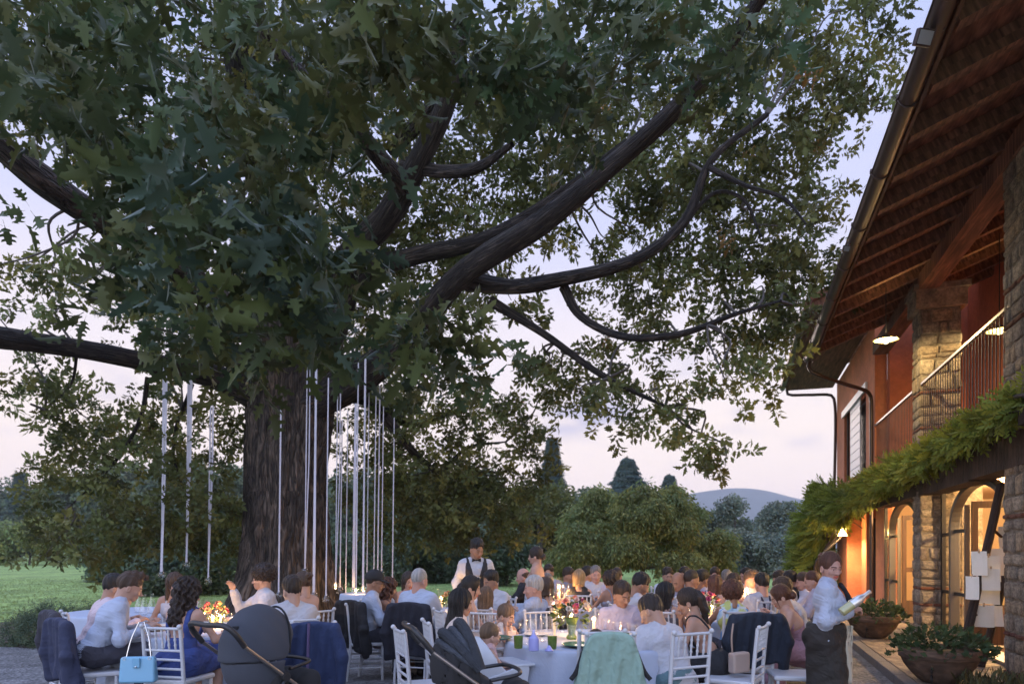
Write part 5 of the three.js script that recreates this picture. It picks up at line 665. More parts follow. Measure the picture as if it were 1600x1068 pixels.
// ---------- chairs, tables, things on them ----------
const W = { chair: mat([.47, .48, .51], .42), cloth: mat([.36, .40, .49], .9, { bumpMap: rep(T.fine, 3), bumpScale: .002 }), glass: phys([1, 1, 1], .03, { transmission: 1, thickness: 0, specularIntensity: 1 }), green: phys([.34, .46, .13], .15, { transmission: .75, thickness: 0 }), wax: phys([.85, .74, .55], .5, { emissive: lin(.9, .42, .12), emissiveIntensity: .35 }), plate: mat([.5, .49, .46], .3), charger: mat([.05, .13, .09], .25), silver: mat([.7, .7, .7], .2, { metalness: 1 }) };
const turned = (h, r) => { const p = [[0, 0], [r, 0]]; for (let i = 1; i < 4; i++) { const y = h * i / 4; p.push([r, y - .014], [r * 1.35, y - .005], [r * 1.35, y + .005], [r, y + .014]); } p.push([r, h], [0, h]); return lathe(p, 8); };
const chairProto = (() => {
  const o = new THREE.Group(); o.name = 'spindle_chair';
  part(o, 'seat', new RoundedBoxGeometry(.41, .045, .41, 2, .018).translate(0, .44, .01), W.chair);
  const front = turned(.425, .0155), back = (() => { const pts = []; for (let i = 0; i <= 8; i++) { const y = .92 * i / 8; pts.push(V(0, y, -.19 - .10 * Math.max(0, y - .42) ** 1.2 + (y < .42 ? -.05 * (1 - y / .42) : 0))); } return limb(pts, [.016, .0175, .016], 8, 12); })();
  for (const k of [-1, 1]) { part(o, 'leg', front, W.chair).position.set(k * .18, 0, .18); const b = part(o, 'leg', back, W.chair); b.position.set(k * .185, 0, 0); part(o, 'finial', new THREE.SphereGeometry(.021, 10, 8).translate(k * .185, .925, -.247), W.chair); }
  const rail = (y, r = .0115) => { const z = -.19 - .10 * Math.max(0, y - .42) ** 1.2; part(o, 'rail', rod([-.19, y, z], [.19, y, z], r, 8), W.chair); return z; };
  const z1 = rail(.905, .0125), z2 = rail(.715), _ = [rail(.635), rail(.555), rail(.485)];
  const sp = turned(.19, .0085); for (let i = 0; i < 5; i++) { const m = part(o, 'spindle', sp, W.chair); m.position.set(-.125 + i * .0625, .715, z2); m.rotation.x = Math.atan2(z1 - z2, .19); }
  for (const k of [-1, 1]) for (const y of [.16, .28]) part(o, 'stretcher', rod([k * .182, y, .18], [k * .184, y, -.215], .0095, 6), W.chair);
  part(o, 'stretcher', rod([-.18, .22, .18], [.18, .22, .18], .0095, 6), W.chair); part(o, 'stretcher', rod([-.18, .22, -.21], [.18, .22, -.21], .0095, 6), W.chair);
  o.userData = { category: 'chair' }; return o; })();
const chairAt = (x, z, yaw, label, dy = 0) => { const c = clone(chairProto, label, [x, dy, z], Math.PI - R(yaw), 'spindle_chair', 'white spindle chairs at the dinner tables'); return c; };
function tableAt(px, d, r, label, name = 'table') {
  const x = gx(px, d), o = thing(name, label, 'table', [x, 0, -d], 0, 'cloth-covered dinner tables'); seed = Math.round(px);
  part(o, 'tabletop', new THREE.CylinderGeometry(r, r, .025, 48).translate(0, .725, 0), W.plate); for (let i = 0; i < 4; i++) part(o, 'leg', rod([.5 * Math.cos(i * 1.57 + .7), 0, .5 * Math.sin(i * 1.57 + .7)], [.45 * Math.cos(i * 1.57 + .7), .71, .45 * Math.sin(i * 1.57 + .7)], .02, 8), H.iron);
  const n = 140, rows = [[0, .7455], [r * .5, .7455], [r - .03, .7455], [r, .742], [r + .012, .73], [r + .02, .70], [r + .03, .60], [r + .045, .48], [r + .06, .36], [r + .07, .24]], pos = [], idx = [], uv = [];
  rows.forEach(([R_, y], i) => { for (let j = 0; j <= n; j++) { const a = j / n * 2 * Math.PI, k = i < 5 ? 0 : (i - 4) / 5, f = k * (.035 * Math.sin(a * 13 + Math.sin(a * 3 + px) * 2) + .03 * (vnoise(a * 5 + px, 2) - .5)); const q = R_ + f; pos.push(q * Math.cos(a), y + (i > 8 ? .02 * Math.sin(a * 4) : 0), q * Math.sin(a)); uv.push(q * Math.cos(a), q * Math.sin(a) + y); } });
  for (let i = 0; i < rows.length - 1; i++) for (let j = 0; j < n; j++) { const a = i * (n + 1) + j, b = a + n + 1; idx.push(a, a + 1, b, b, a + 1, b + 1); }
  const g = new THREE.BufferGeometry(); g.setAttribute('position', new THREE.Float32BufferAttribute(pos, 3)); g.setAttribute('uv', new THREE.Float32BufferAttribute(uv, 2)); g.setIndex(idx); g.computeVertexNormals();
  const c = shade(new THREE.Mesh(g, W.cloth)); c.name = numbered('tablecloth'); c.position.set(x, 0, -d); c.userData = { label: label.replace(/^round dinner table/, 'white tablecloth on the round table'), category: 'tablecloth' }; scene.add(c);
}
tableAt(318, 7.3, .88, 'round dinner table at far left with blue bagged chair'); tableAt(700, 9.1, .85, 'round dinner table before the standing waiter'); tableAt(930, 6.35, .82, 'round dinner table with flowers and the toddlers'); tableAt(930, 10.9, .85, 'round dinner table where the blonde woman in black sits'); tableAt(1118, 8.7, .88, 'round dinner table in front of the floral blue top'); tableAt(846, 9.9, .8, 'round dinner table behind the grey-haired man'); tableAt(1195, 10.6, .9, 'round dinner table of the man in suspenders'); tableAt(1060, 12.4, .9, 'round dinner table farthest away by the weeping tree'); tableAt(205, 9.2, .8, 'round dinner table with the glass carafes at far left'); tableAt(574, 13.0, .5, 'round dinner table with tea lights by the oak roots');
const TB = .7475;
function candle(px, d, h, ch, label, light = .35, r = .045) {
  const o = thing('candle_vase', label, 'candle', [gx(px, d), TB, -d]); part(o, 'vase', lathe([[0, .004], [r - .003, .004], [r, .008], [r, h], [r - .003, h], [r - .003, .010], [0, .010]], 24), W.glass);
  part(o, 'candle', new THREE.CylinderGeometry(.013, .014, ch, 12).translate(0, .012 + ch / 2, 0), W.wax); part(o, 'flame', lathe([[0, 0], [.006, .006], [.0085, .014], [.006, .027], [.002, .040], [0, .046]], 10).translate(0, ch + .018, 0), glow([1, .66, .24], 22));
  if (light) point(V(gx(px, d), TB + ch + .036, -d), [1, .56, .22], light * .5, 1); }
candle(866, 6.5, .46, .27, 'tall glass vase with a lit candle left of the table flowers', .9); candle(928, 6.2, .31, .16, 'shorter glass vase with a lit candle right of the table flowers', .8); candle(893, 6.75, .26, .14, 'glass vase with a candle glowing behind the table flowers', .6);
candle(690, 9.1, .30, .15, 'amber glass candle vase by the bald man in white', .8); candle(714, 9.2, .2, .07, 'low candle glass beside the red flowers near the waiter', .5);
candle(1076, 8.5, .30, .15, 'candle vase left of the curly haired woman in floral blue', .8); candle(1112, 8.6, .2, .07, 'low candle glass among the dark red flowers', .6); candle(1167, 10.4, .30, .18, 'candle vase before the man in suspenders', .9); candle(1183, 10.7, .2, .09, 'low candle behind the man in suspenders', .5);
candle(866, 9.9, .32, .12, 'leftmost candle vase of the cluster behind the grey-haired man', .6); candle(884, 10, .33, .13, 'tall candle vase of the cluster nearest the blonde woman', .7); candle(874, 10.2, .42, .24, 'tallest candle vase at the back of the cluster', .6); candle(900, 11.2, .2, .08, 'low candle before the man facing the camera', .4);
candle(318, 7.5, .28, .10, 'tallest amber candle vase behind the woman in blue', .7); candle(332, 7.2, .22, .08, 'amber candle vase in the middle of the left table', .7); candle(344, 7.35, .2, .07, 'amber candle glass nearest the curly haired man', .7); candle(578, 12.8, .10, .04, 'tea light glass on the table by the oak roots', .5, .05); candle(556, 12.7, .10, .04, 'tea light glass near the pair of wide ribbons', .5, .05);
// flowers
const petal = new THREE.CircleGeometry(.5, 6).scale(.8, 1, 1).translate(0, .45, 0); { const p = petal.attributes.position; for (let i = 0; i < p.count; i++) p.setZ(i, .5 * p.getY(i) ** 2 * .9); } const bloomG = (() => { const gs = []; for (let k = 0; k < 3; k++) for (let i = 0; i < 6; i++) { const g = petal.clone().scale(.022 - k * .004, .022 - k * .004, .022); g.rotateX(-.2 - .95 + k * .5); g.rotateY(i * 1.05 + k * .5); g.translate(0, k * .004, 0); gs.push(g); } const r = merge(gs); r.deleteAttribute('uv'); return r; })();
const bloomM = [[.75, .30, .22], [.78, .68, .58], [.70, .12, .16], [.80, .48, .20], [.55, .08, .22], [.78, .55, .50]].map(c => phys(c, .7, { transmission: .25, thickness: 0, side: THREE.DoubleSide }));
function flowers(px, d, r, n, pal, label, y0 = .16) { seed = Math.round(px * 3); const o = thing('flower_arrangement', label, 'flowers', [gx(px, d), TB, -d]); part(o, 'vase', lathe([[0, 0], [.045, 0], [.05, .02], [.03, .05], [.055, y0 - .03], [.07, y0], [.062, y0], [.03, .06], [0, .03]], 20), W.green); const ms = [];
  for (let i = 0; i < n; i++) { const a = i * 2.4 + rnd() * .5, e = Math.sqrt((i + .5) / n) * 1.35, p = V(r * Math.sin(e) * Math.cos(a), y0 + .03 + r * .85 * Math.cos(e), r * Math.sin(e) * Math.sin(a)), m = part(o, 'flower', bloomG, bloomM[pal[i % pal.length]]); m.position.copy(p); m.quaternion.copy(Q(p.clone().sub(V(0, y0, 0)), rnd() * 6)); const k = rr(1.2, 2.5); m.scale.set(k, k, k); if (i % 2) part(o, 'stem', rod([0, y0 - .02, 0], p, .002, 4), H.stones[3]); }
  for (let i = 0; i < 150; i++) { const u = V(rr(-1, 1), rr(-.5, .8), rr(-1, 1)).normalize(), k = rr(.03, .06); ms.push(new THREE.Matrix4().compose(V(u.x * r * .9, y0 + .02 + u.y * r * .8, u.z * r * .9), Q(u, rnd() * 6), V(k, k, k))); } scatter(o, 'foliage', leafS[0], leafMat([.08, .12, .04], .3), ms, tintGreen); }
flowers(893, 6.35, .17, 26, [0, 1, 3, 5, 1, 4], 'bouquet of orange, peach and cream flowers on the nearest table', .2); flowers(1104, 8.55, .15, 18, [4, 2, 1, 4], 'dark red and cream flowers between the two candle glasses', .12); flowers(334, 7.4, .13, 14, [0, 2, 3], 'coral red flowers glowing among the left table candles', .10); flowers(707, 9.0, .12, 12, [3, 0, 1], 'orange flowers beside the amber candle vase near the waiter', .14); flowers(856, 9.7, .11, 10, [2, 5], 'pink flowers behind the grey-haired man', .1);
// glassware
const gobletG = lathe([[0, 0], [.034, 0], [.034, .003], [.006, .008], [.005, .055], [.012, .065], [.034, .10], [.041, .15], [.040, .165], [.038, .165], [.038, .15], [.031, .102], [.008, .07], [0, .066]], 20), tumblerG = lathe([[0, 0], [.030, 0], [.033, .01], [.037, .095], [.035, .095], [.031, .012], [0, .010]], 14), carafeG = lathe([[0, 0], [.05, 0], [.055, .01], [.05, .06], [.022, .16], [.018, .21], [.022, .235], [.020, .235], [.016, .21], [.02, .16], [.046, .06], [.05, .012], [0, .01]], 24), plateG = lathe([[0, .004], [.075, .004], [.11, .014], [.118, .018], [.117, .021], [.108, .018], [.075, .009], [0, .009]], 32), jugG = lathe([[0, 0], [.05, 0], [.058, .02], [.062, .08], [.048, .15], [.052, .19], [.049, .19], [.045, .15], [.058, .08], [.054, .022], [0, .012]], 24);
function tw(name, label, cat, geo, m, px, d, extra, s = 1, pn) { const o = thing(name, label, cat, [gx(px, d), TB, -d]); o.scale.setScalar(s); part(o, pn ?? (name.includes('plate') ? 'dish' : 'bowl'), geo, m); extra?.(o); return o; }
for (const [px, d, l] of [[818, 6.0, 'cut glass goblet just behind the first green tumbler'], [832, 6.15, 'cut glass goblet left of the water jug'], [829, 6.4, 'cut glass goblet behind, in the row left of the water jug'], [894, 5.9, 'cut glass goblet in front of the flower bouquet'], [913, 5.95, 'cut glass goblet right in front of the bouquet, by the green draped chair'], [946, 6.5, 'goblet beside the short candle, before the man in lavender'], [965, 6.15, 'goblet before the man in the lavender shirt'], [988, 6.0, 'amber lit goblet by the elbow of the bent man'], [850, 6.7, 'goblet behind the water jug near the tall candle']]) tw('goblet', l, 'glass', gobletG, W.glass, px, d, null, 1.08);
for (const [px, d, l] of [[810, 5.75, 'green textured tumbler by the baby in the high chair'], [863, 5.72, 'green textured tumbler beside the blue cone'], [976, 5.95, 'green tumbler before the lavender shirt']]) tw('tumbler', l, 'glass', tumblerG, W.green, px, d, null, 1.1);
tw('water_jug', 'clear glass water jug with a handle behind the blue bottle', 'jug', jugG, W.glass, 853, 6.2, o => part(o, 'handle', tube([[-.05, .17, 0], [-.10, .16, 0], [-.105, .09, 0], [-.058, .05, 0]], .007, 8, 20), W.glass), 1.15);
tw('sippy_bottle', 'lavender blue child bottle standing on the table edge', 'bottle', lathe([[0, 0], [.034, 0], [.037, .006], [.037, .085], [.030, .10], [.016, .112], [.012, .125], [0, .127]], 24), mat([.30, .31, .62], .4), 834, 5.62, o => part(o, 'cap', lathe([[.012, .115], [.014, .118], [.013, .135], [.006, .148], [0, .15]], 14), mat([.42, .42, .68], .4)), 1.15, 'bottle');
tw('bottle_cap', 'small blue cone lying beside the child bottle', 'cap', lathe([[0, 0], [.036, 0], [.034, .006], [.008, .045], [0, .048]], 20), mat([.30, .31, .62], .4), 858, 5.6, null, 1, 'cone');
for (const [px, d, l] of [[225, 8.7, 'glass carafe on the back left table, left one'], [237, 8.9, 'glass carafe on the back left table, right one'], [217, 9.0, 'glass carafe on the back left table, half hidden behind the man']]) tw('carafe', l, 'carafe', carafeG, W.glass, px, d, null, 1.1);
for (const [px, d, m, l] of [[905, 5.85, W.charger, 'dark green plate by the green draped chair'], [838, 6.6, W.plate, 'white plate before the little girl'], [240, 7.0, W.plate, 'pale plate under the hands of the leaning man'], [258, 7.35, W.plate, 'plate before the woman in the silver dress'], [985, 6.5, W.plate, 'plate before the man in the lavender shirt'], [1020, 6.4, W.plate, 'plate beside the bent man'], [380, 7.2, W.plate, 'plate near the curly haired man'], [1150, 8.2, W.plate, 'plate before the woman in the floral top'], [775, 6.3, W.charger, 'dark green plate between baby and girl']]) tw('dinner_plate', l, 'plate', plateG, m, px, d, null, m === W.charger ? 1.3 : 1.1);
for (const [px, d, k] of [[680, 8.8, 1], [700, 8.7, 2], [726, 9.0, 3], [1090, 8.3, 4], [1130, 8.4, 5], [860, 9.6, 6], [920, 10.6, 7], [948, 10.8, 8], [1175, 10.2, 9], [1210, 10.3, 10], [880, 6.9, 11], [300, 7.6, 12], [356, 7.1, 13]]) { const o = tw('goblet', '', 'glass', gobletG, W.glass, px, d, null, 1); o.userData.label = 'stemmed glass on the ' + ['', 'table near the bald man in white', 'table right beside the amber candle vase', 'table behind the sunglasses woman', 'table left of the floral blue top', 'table hidden by the floral blue top', 'table with the candle cluster', 'table of the blonde woman in black', 'table beside the curly haired woman in grey', 'table before the man in suspenders', 'table right of the man in suspenders', 'nearest table behind the bouquet', 'left table beside the candles', 'left table near the curly haired man'][k]; }

// ---------- guests ----------
const WHITE = [.40, .40, .43], PALE = [.30, .34, .43], LAV = [.36, .33, .40], NAVY = [.018, .022, .045], BLACK = [.014, .014, .016], BLUE = [.025, .05, .16], MAUVE = [.26, .15, .18];
const TR = (c = [.02, .02, .026]) => ({ type: 'trousers', c }), SH = (c = WHITE, o = {}) => ({ type: 'shirt', c, ...o }), DR = (c, o = {}) => ({ type: 'dress', c, ...o }), SK_ = (c, o = {}) => ({ type: 'skirt', c, ...o });
const floral = mat([1, 1, 1], .85, { vertexColors: true });
const seats = [];
// head centre at pixel (px, py = top of the hair), d metres ahead
function guest(px, py, d, yaw, label, o, chair) {
  const s = o.scale ?? (o.f ? .94 : 1), le = R(o.lean ?? 4), sd = Math.sin(R(o.side ?? 0)), stand = !!o.stand, hk = .215 * (o.child ? o.headK ?? .86 : 1.04), pit = R((o.pitch ?? 8) + (o.lean ?? 4) * .25);
  const t = V(sd, Math.cos(le), Math.sin(le)).normalize(), up = t.clone().lerp(V(0, 1, 0), .45).add(V(0, 0, .10 + (o.neckF ?? 0))).normalize(), nt = t.clone().multiplyScalar(.50 * s).addScaledVector(up, .082 * s + .012), top = nt.y + hk * Math.cos(pit) * .97 + .005 + (o.hairUp ?? .012), want = EYE - (py - CY) / FX * d;
  const base = stand ? .93 * s : (o.seat ?? .47) + .085 * s; let lift = want - top - base; const L0 = lift;
  if (stand) { o.scale = s * want / (top + base); lift = 0; } else { lift = Math.max(o.child ? -.3 : -.06, Math.min(o.child ? .3 : .09, lift)); o.seat = (o.seat ?? .47) + lift; if (!o.child && L0 < -.06) o.scale = s * (1 + (L0 - lift) / .85); }
  const hc = nt.clone().add(V(0, .09, .03)), a = Math.PI - R(yaw), wx = hc.x * Math.cos(a) + hc.z * Math.sin(a), wz = -hc.x * Math.sin(a) + hc.z * Math.cos(a);
  const x = gx(px, d) - wx, z = -d - wz; const p = person('person', label, undefined, [x, stand ? 0 : 0, z], yaw, o);
  if (chair !== 0 && !stand) chairAt(x, z, yaw, 'white spindle chair under the ' + (chair ?? label.replace(/ (who|with|at|beside|behind|in front|leaning|looking|holding|facing|bent|seen).*$/, '') + ''), Math.max(0, lift) > .2 ? 0 : 0);
  seats.push([x, z, yaw]); return [x, z, yaw, o.seat];
}
const S = {};
S.p1 = guest(203, 889, 6.5, 62, 'man in pale blue shirt leaning over his plate at the left table', { hair: 'quiff', hairC: 'brown', skin: 'fair', lean: 26, pitch: 16, yaw: -6, top: SH(PALE.map(x => x * 1.1)), L: [.12, .22, .40], R: [.13, .22, .42], slump: .12, scale: 1.03 }, 'man in pale blue shirt');
guest(183, 895, 7.4, 50, 'dark-haired man in pinkish shirt half hidden behind the leaning man', { hair: 'short', hairC: 'black', skin: 'mid', lean: 22, pitch: 12, top: SH([.5, .40, .42]) }, 'man hidden behind the leaning man');
guest(271, 890, 8.0, 165, 'woman in silver grey dress with long brown hair at the left table', { f: 1, hair: 'long', hairC: 'brown', skin: 'mid', lean: 12, yaw: -30, top: DR([.42, .40, .42], { hi: .44, straps: 2 }), bottom: SK_([.42, .40, .42]), L: 'table', R: [.16, .22, .34] }, 'woman in silver grey dress');
S.p4 = guest(298, 897, 6.2, 12, 'woman in royal blue strap dress with dark wavy hair, seen from behind', { f: 1, hair: 'wavy', hairC: 'dark', skin: 'fair', lean: 12, yaw: 22, tilt: -4, top: DR([.03, .055, .20], { hi: .36, back: .13, straps: 2, sw: .022, sx: .10 }), bottom: SK_([.03, .055, .20]) }, 'woman in royal blue');
guest(403, 879, 7.9, -120, 'man with big curly hair and glasses raising a fork', { hair: 'curly', hairC: 'dark', skin: 'fair', lean: 6, yaw: 30, pitch: 0, glasses: 1, stubble: 1, hairUp: .03, top: SH(WHITE), R: [.17, .52, .34], L: 'table', elbow: .3 }, 'curly haired man');
S.p6 = guest(455, 896, 6.8, -28, 'dark-haired boy in white shirt with back to the camera', { hair: 'short', hairC: 'dark', skin: 'fair', lean: 10, yaw: -14, top: SH(WHITE, { sleeve: .8 }), scale: .97 }, 'boy in white shirt');
guest(469, 887, 7.6, -52, 'woman with brown hair bun and bare shoulders beside the oak trunk', { f: 1, hair: 'bun', hairC: 'brown', skin: 'fair', lean: 8, yaw: -8, top: DR(MAUVE, { hi: .34, back: .08 }), bottom: SK_(MAUVE) }, 'woman with hair bun');
S.p8 = guest(591, 887, 8.4, 78, 'man in black baseball cap and pale blue shirt', { hair: 'buzz', hairC: 'dark', capHat: 1, skin: 'tan', lean: 10, glasses: 1, hairUp: .02, top: SH(PALE), L: 'lap', R: 'table' }, 'man in black cap');
guest(613, 899, 8.7, 82, 'woman with long chestnut hair and wrist watch, hand at her face', { f: 1, hair: 'wavy', hairC: 'auburn', skin: 'tan', lean: 14, pitch: 4, top: DR([.16, .12, .14], { hi: .38, straps: 2 }), bottom: SK_([.16, .12, .14]), R: 'chin' }, 'woman with chestnut hair');
S.p10 = guest(657, 886, 8.2, 14, 'bald man in white shirt with back to the camera', { hair: 'buzz', hairC: 'grey', skin: 'rosy', lean: 8, yaw: 22, hairUp: 0, top: SH(PALE.map(x => x * 1.15)), fat: 1.06 }, 'bald man in white shirt');
guest(640, 889, 9.6, 150, 'dark-haired woman half hidden behind the bald man', { f: 1, hair: 'long', hairC: 'dark', skin: 'mid', top: DR([.2, .22, .3], { hi: .44 }), lean: 8 }, 'woman hidden by the bald man');
guest(765, 889, 9.0, -150, 'dark-haired man in white shirt sitting under the waiter', { hair: 'short', hairC: 'black', skin: 'tan', lean: 10, pitch: 10, yaw: 22, top: SH(WHITE) }, 'man under the waiter');
guest(741, 894, 7.5, 70, 'dark-haired woman with sunglasses pushed up on her head', { f: 1, hair: 'lowbun', hairC: 'black', shades: 1, skin: 'fair', lean: 14, yaw: 16, pitch: 10, top: DR([.62, .55, .5], { hi: .47 }), bottom: SK_([.5, .45, .42]) }, 'woman with sunglasses');
guest(728, 914, 6.3, 74, 'woman with long black hair and cream top holding a glass', { f: 1, hair: 'long', hairC: 'black', skin: 'mid', lean: 10, pitch: 6, top: SH([.60, .50, .44], { sleeve: .5 }), bottom: SK_([.5, .42, .38]), L: [.10, .20, .32], R: [.08, .26, .36], curl: 1.1 }, 'woman with long black hair');
guest(762, 914, 7.9, 20, 'person with long light brown hair behind the sunglasses woman', { f: 1, hair: 'long', hairC: 'light', skin: 'fair', lean: 8, top: DR([.5, .42, .42], { hi: .44, straps: 2 }) }, 'person with light brown hair');
S.girl = guest(793, 936, 6.7, 148, 'little fair-haired girl in cream dress eating, in a high chair', { child: 1, scale: .60, headK: .88, seat: .56, hair: 'topknot', hairC: 'light', skin: 'fair', lean: 6, pitch: 14, yaw: -30, hairUp: .035, bare: 1, top: DR([.68, .56, .48], { hi: .45, straps: 2 }), bottom: SK_([.68, .56, .48]), R: 'mouth', L: [.10, .14, .24] }, 0);
S.baby = guest(773, 967, 5.75, 68, 'baby in pink romper in a white high chair, seen from behind', { child: 1, scale: .50, headK: .84, seat: .55, hair: 'baby', hairC: 'light', skin: 'fair', lean: 6, yaw: -10, pitch: 8, bare: 1, top: DR([.50, .33, .33], { hi: .45, straps: 2, sw: .03 }), bottom: { type: 'trousers', c: [.5, .33, .33] }, L: [.10, .12, .2], R: [.13, .12, .20] }, 0);
S.p19 = guest(828, 897, 8.0, -62, 'grey-haired man in light blue shirt looking left', { hair: 'short', hairC: 'grey', skin: 'rosy', lean: 6, yaw: -25, pitch: 4, top: SH(PALE), L: 'table', R: 'lap' }, 'grey-haired man');
guest(848, 898, 8.8, -45, 'woman with rounded brown bob beside the grey-haired man', { f: 1, hair: 'bob', hairC: 'brown', skin: 'fair', lean: 6, yaw: -10, top: DR([.05, .05, .055], { hi: .45, straps: 2 }) }, 'woman with brown bob');
guest(813, 885, 11, -80, 'balding man in dark suit left of the bride', { hair: 'fringe', hairC: 'brown', skin: 'rosy', top: { type: 'jacket', c: BLACK } }, 'man in dark suit');
guest(857, 880, 12.2, 190, 'person facing the camera right behind the bride', { hair: 'short', hairC: 'dark', skin: 'mid', top: SH([.3, .3, .36]) }, 'person behind the bride');
guest(858, 893, 10.3, 40, 'woman with grey blonde hair beside the candle cluster', { f: 1, hair: 'bob', hairC: 'salt', skin: 'fair', top: DR([.5, .3, .32], { hi: .46, straps: 2 }) }, 'woman with grey blonde hair');
guest(905, 886, 10.2, 8, 'woman with blonde bob and sleeveless black top seen from behind', { f: 1, hair: 'bob', hairC: 'blonde', skin: 'fair', lean: 4, yaw: 8, top: DR(BLACK, { hi: .47, back: 0, straps: 2, sw: .05 }) }, 'blonde woman in black');
guest(892, 885, 12, 120, 'dark-haired man past the blonde woman, face to the right', { hair: 'short', hairC: 'dark', skin: 'tan', top: SH([.2, .2, .24]) }, 'man past the blonde woman');
guest(921, 883, 11.8, 60, 'man in white shirt leaning away beyond the blonde woman', { hair: 'short', hairC: 'black', skin: 'mid', lean: 12, top: SH(WHITE) }, 'man beyond the blonde woman');
guest(932, 882, 11.2, 172, 'grey-haired man with open white shirt facing the camera', { hair: 'short', hairC: 'salt', skin: 'rosy', yaw: 4, pitch: 2, top: SH(WHITE), L: 'lap', R: 'hold' }, 'grey-haired man facing us');
guest(950, 887, 9.8, -35, 'woman with curly dark bob and patterned grey dress', { f: 1, hair: 'afro', hairC: 'dark', skin: 'tan', lean: 10, hairUp: .02, top: DR([.20, .21, .27], { hi: .38, back: .04, straps: 2 }), bottom: SK_([.2, .21, .27]) }, 'curly woman in grey dress');
guest(965, 884, 11, 25, 'man with grey buzz cut and white shirt past the curly woman', { hair: 'buzz', hairC: 'dark', skin: 'rosy', lean: 14, top: SH(LAV) }, 'man with grey buzz cut');
guest(1004, 894, 8.3, 86, 'dark-haired man in profile in white shirt looking down', { hair: 'short', hairC: 'black', skin: 'tan', lean: 10, pitch: 22, stubble: 1, top: SH(WHITE), L: 'table', R: 'table' }, 'man in profile');
guest(973, 907, 7.1, 172, 'young man with cropped hair and lavender shirt facing the camera', { hair: 'short', hairC: 'dark', skin: 'tan', lean: 12, yaw: -16, pitch: 14, top: SH(LAV), L: [.16, .2, .34], R: [.18, .2, .34] }, 'young man in lavender');
guest(930, 979, 5.8, -4, 'small child behind the green draped chair, only hair showing', { child: 1, scale: .58, headK: .86, seat: .5, hair: 'pony', hairC: 'brown', skin: 'fair', pearl: 1, pitch: 14, top: DR([.5, .42, .4], { hi: .45, straps: 2 }), bare: 1, L: [.1, .16, .2], R: [.1, .16, .2] }, 'child with pearl clip');
S.p34 = guest(1018, 928, 5.95, -24, 'man in white shirt bent towards the woman in black', { hair: 'short', hairC: 'dark', skin: 'mid', lean: 30, yaw: -30, tilt: 12, pitch: 24, top: SH(WHITE, { sleeve: .85 }), bottom: TR([.09, .16, .18]), L: [.2, .06, .30], R: [.08, .24, .36], slump: .12 }, 'bent man in white');
S.p35 = guest(1070, 913, 6.4, -62, 'woman in backless black dress with earrings leaning left', { f: 1, hair: 'pony', hairC: 'dark', skin: 'mid', earring: 1, lean: 26, pitch: 12, yaw: -6, top: DR(BLACK, { hi: .36, back: .22, straps: 1, which: 1, cross: .3 }), bottom: SK_(BLACK), L: 'table', R: 'chin' }, 0);
guest(1042, 905, 7.6, 30, 'woman with long dark hair behind the bent man', { f: 1, hair: 'long', hairC: 'black', skin: 'mid', lean: 8, yaw: 30, top: DR([.1, .09, .1], { hi: .44, straps: 2 }) }, 'woman behind the bent man');
guest(1057, 893, 9.6, -130, 'bald man with tanned scalp facing down beyond the long dark hair', { hair: 'none', skin: 'tan', pitch: 16, hairUp: 0, top: SH([.2, .2, .26]) }, 'bald man with tanned scalp');
guest(1045, 885, 11.6, 170, 'man with short dark hair far behind the bald man', { hair: 'short', hairC: 'dark', skin: 'mid', top: SH([.5, .5, .56]) }, 'far man behind the bald man');
guest(1068, 884, 11.4, -140, 'bearded man in white shirt with dark lanyard in the far row', { hair: 'short', hairC: 'black', skin: 'tan', stubble: 1, top: SH(WHITE), tie: 1 }, 'bearded man');
guest(1086, 887, 9.6, 84, 'man with buzz cut and white shirt in profile facing right', { hair: 'buzz', hairC: 'dark', skin: 'tan', lean: 5, pitch: 4, top: SH(PALE) }, 'man with buzz cut');
guest(1101, 888, 9.9, 60, 'young man with dark hair beside the buzz cut man', { hair: 'short', hairC: 'black', skin: 'tan', lean: 6, top: SH(LAV) }, 'young man beside the buzz cut');
guest(1117, 885, 12, -160, 'far guest with dark hair facing the camera behind the blonde', { hair: 'short', hairC: 'dark', skin: 'rosy', top: SH([.6, .5, .5]) }, 'far guest behind the blonde');
guest(1121, 894, 9.4, 50, 'woman with long auburn hair leaning to the right', { f: 1, hair: 'long', hairC: 'auburn', skin: 'fair', lean: 8, top: DR([.1, .08, .09], { hi: .4, straps: 2 }) }, 'woman with auburn hair');
guest(1135, 889, 11.2, 10, 'guest with short grey hair seen from behind in the far row', { hair: 'short', hairC: 'salt', skin: 'rosy', top: SH(PALE) }, 'far guest with grey hair');
guest(1152, 892, 10.2, 130, 'woman with long dark brown hair near the tall candle', { f: 1, hair: 'long', hairC: 'brown', skin: 'fair', top: DR([.3, .18, .2], { hi: .44, straps: 2 }) }, 'woman near the tall candle');
guest(1162, 886, 12, -110, 'man with dark hair turned left in the far row', { hair: 'short', hairC: 'black', skin: 'rosy', top: SH([.5, .5, .55]) }, 'far man turned left');
S.p46 = guest(1141, 901, 7.6, -4, 'woman with round curly brown hair and floral blue top', { f: 1, hair: 'afro', hairC: 'auburn', skin: 'tan', lean: 4, hairUp: .02, top: DR([.30, .48, .62], { hi: .48, back: 0, straps: 2, sw: .06 }) }, 'woman in floral blue');
guest(1188, 893, 9.0, -8, 'man in white shirt with navy suspenders, seen from behind', { hair: 'short', hairC: 'black', skin: 'rosy', lean: 2, susp: 1, top: SH(WHITE) }, 'man with suspenders');
guest(1177, 889, 10.6, 140, 'man with brown hair facing the suspenders man', { hair: 'quiff', hairC: 'light', skin: 'rosy', top: SH([.6, .55, .6]) }, 'man facing the suspenders man');
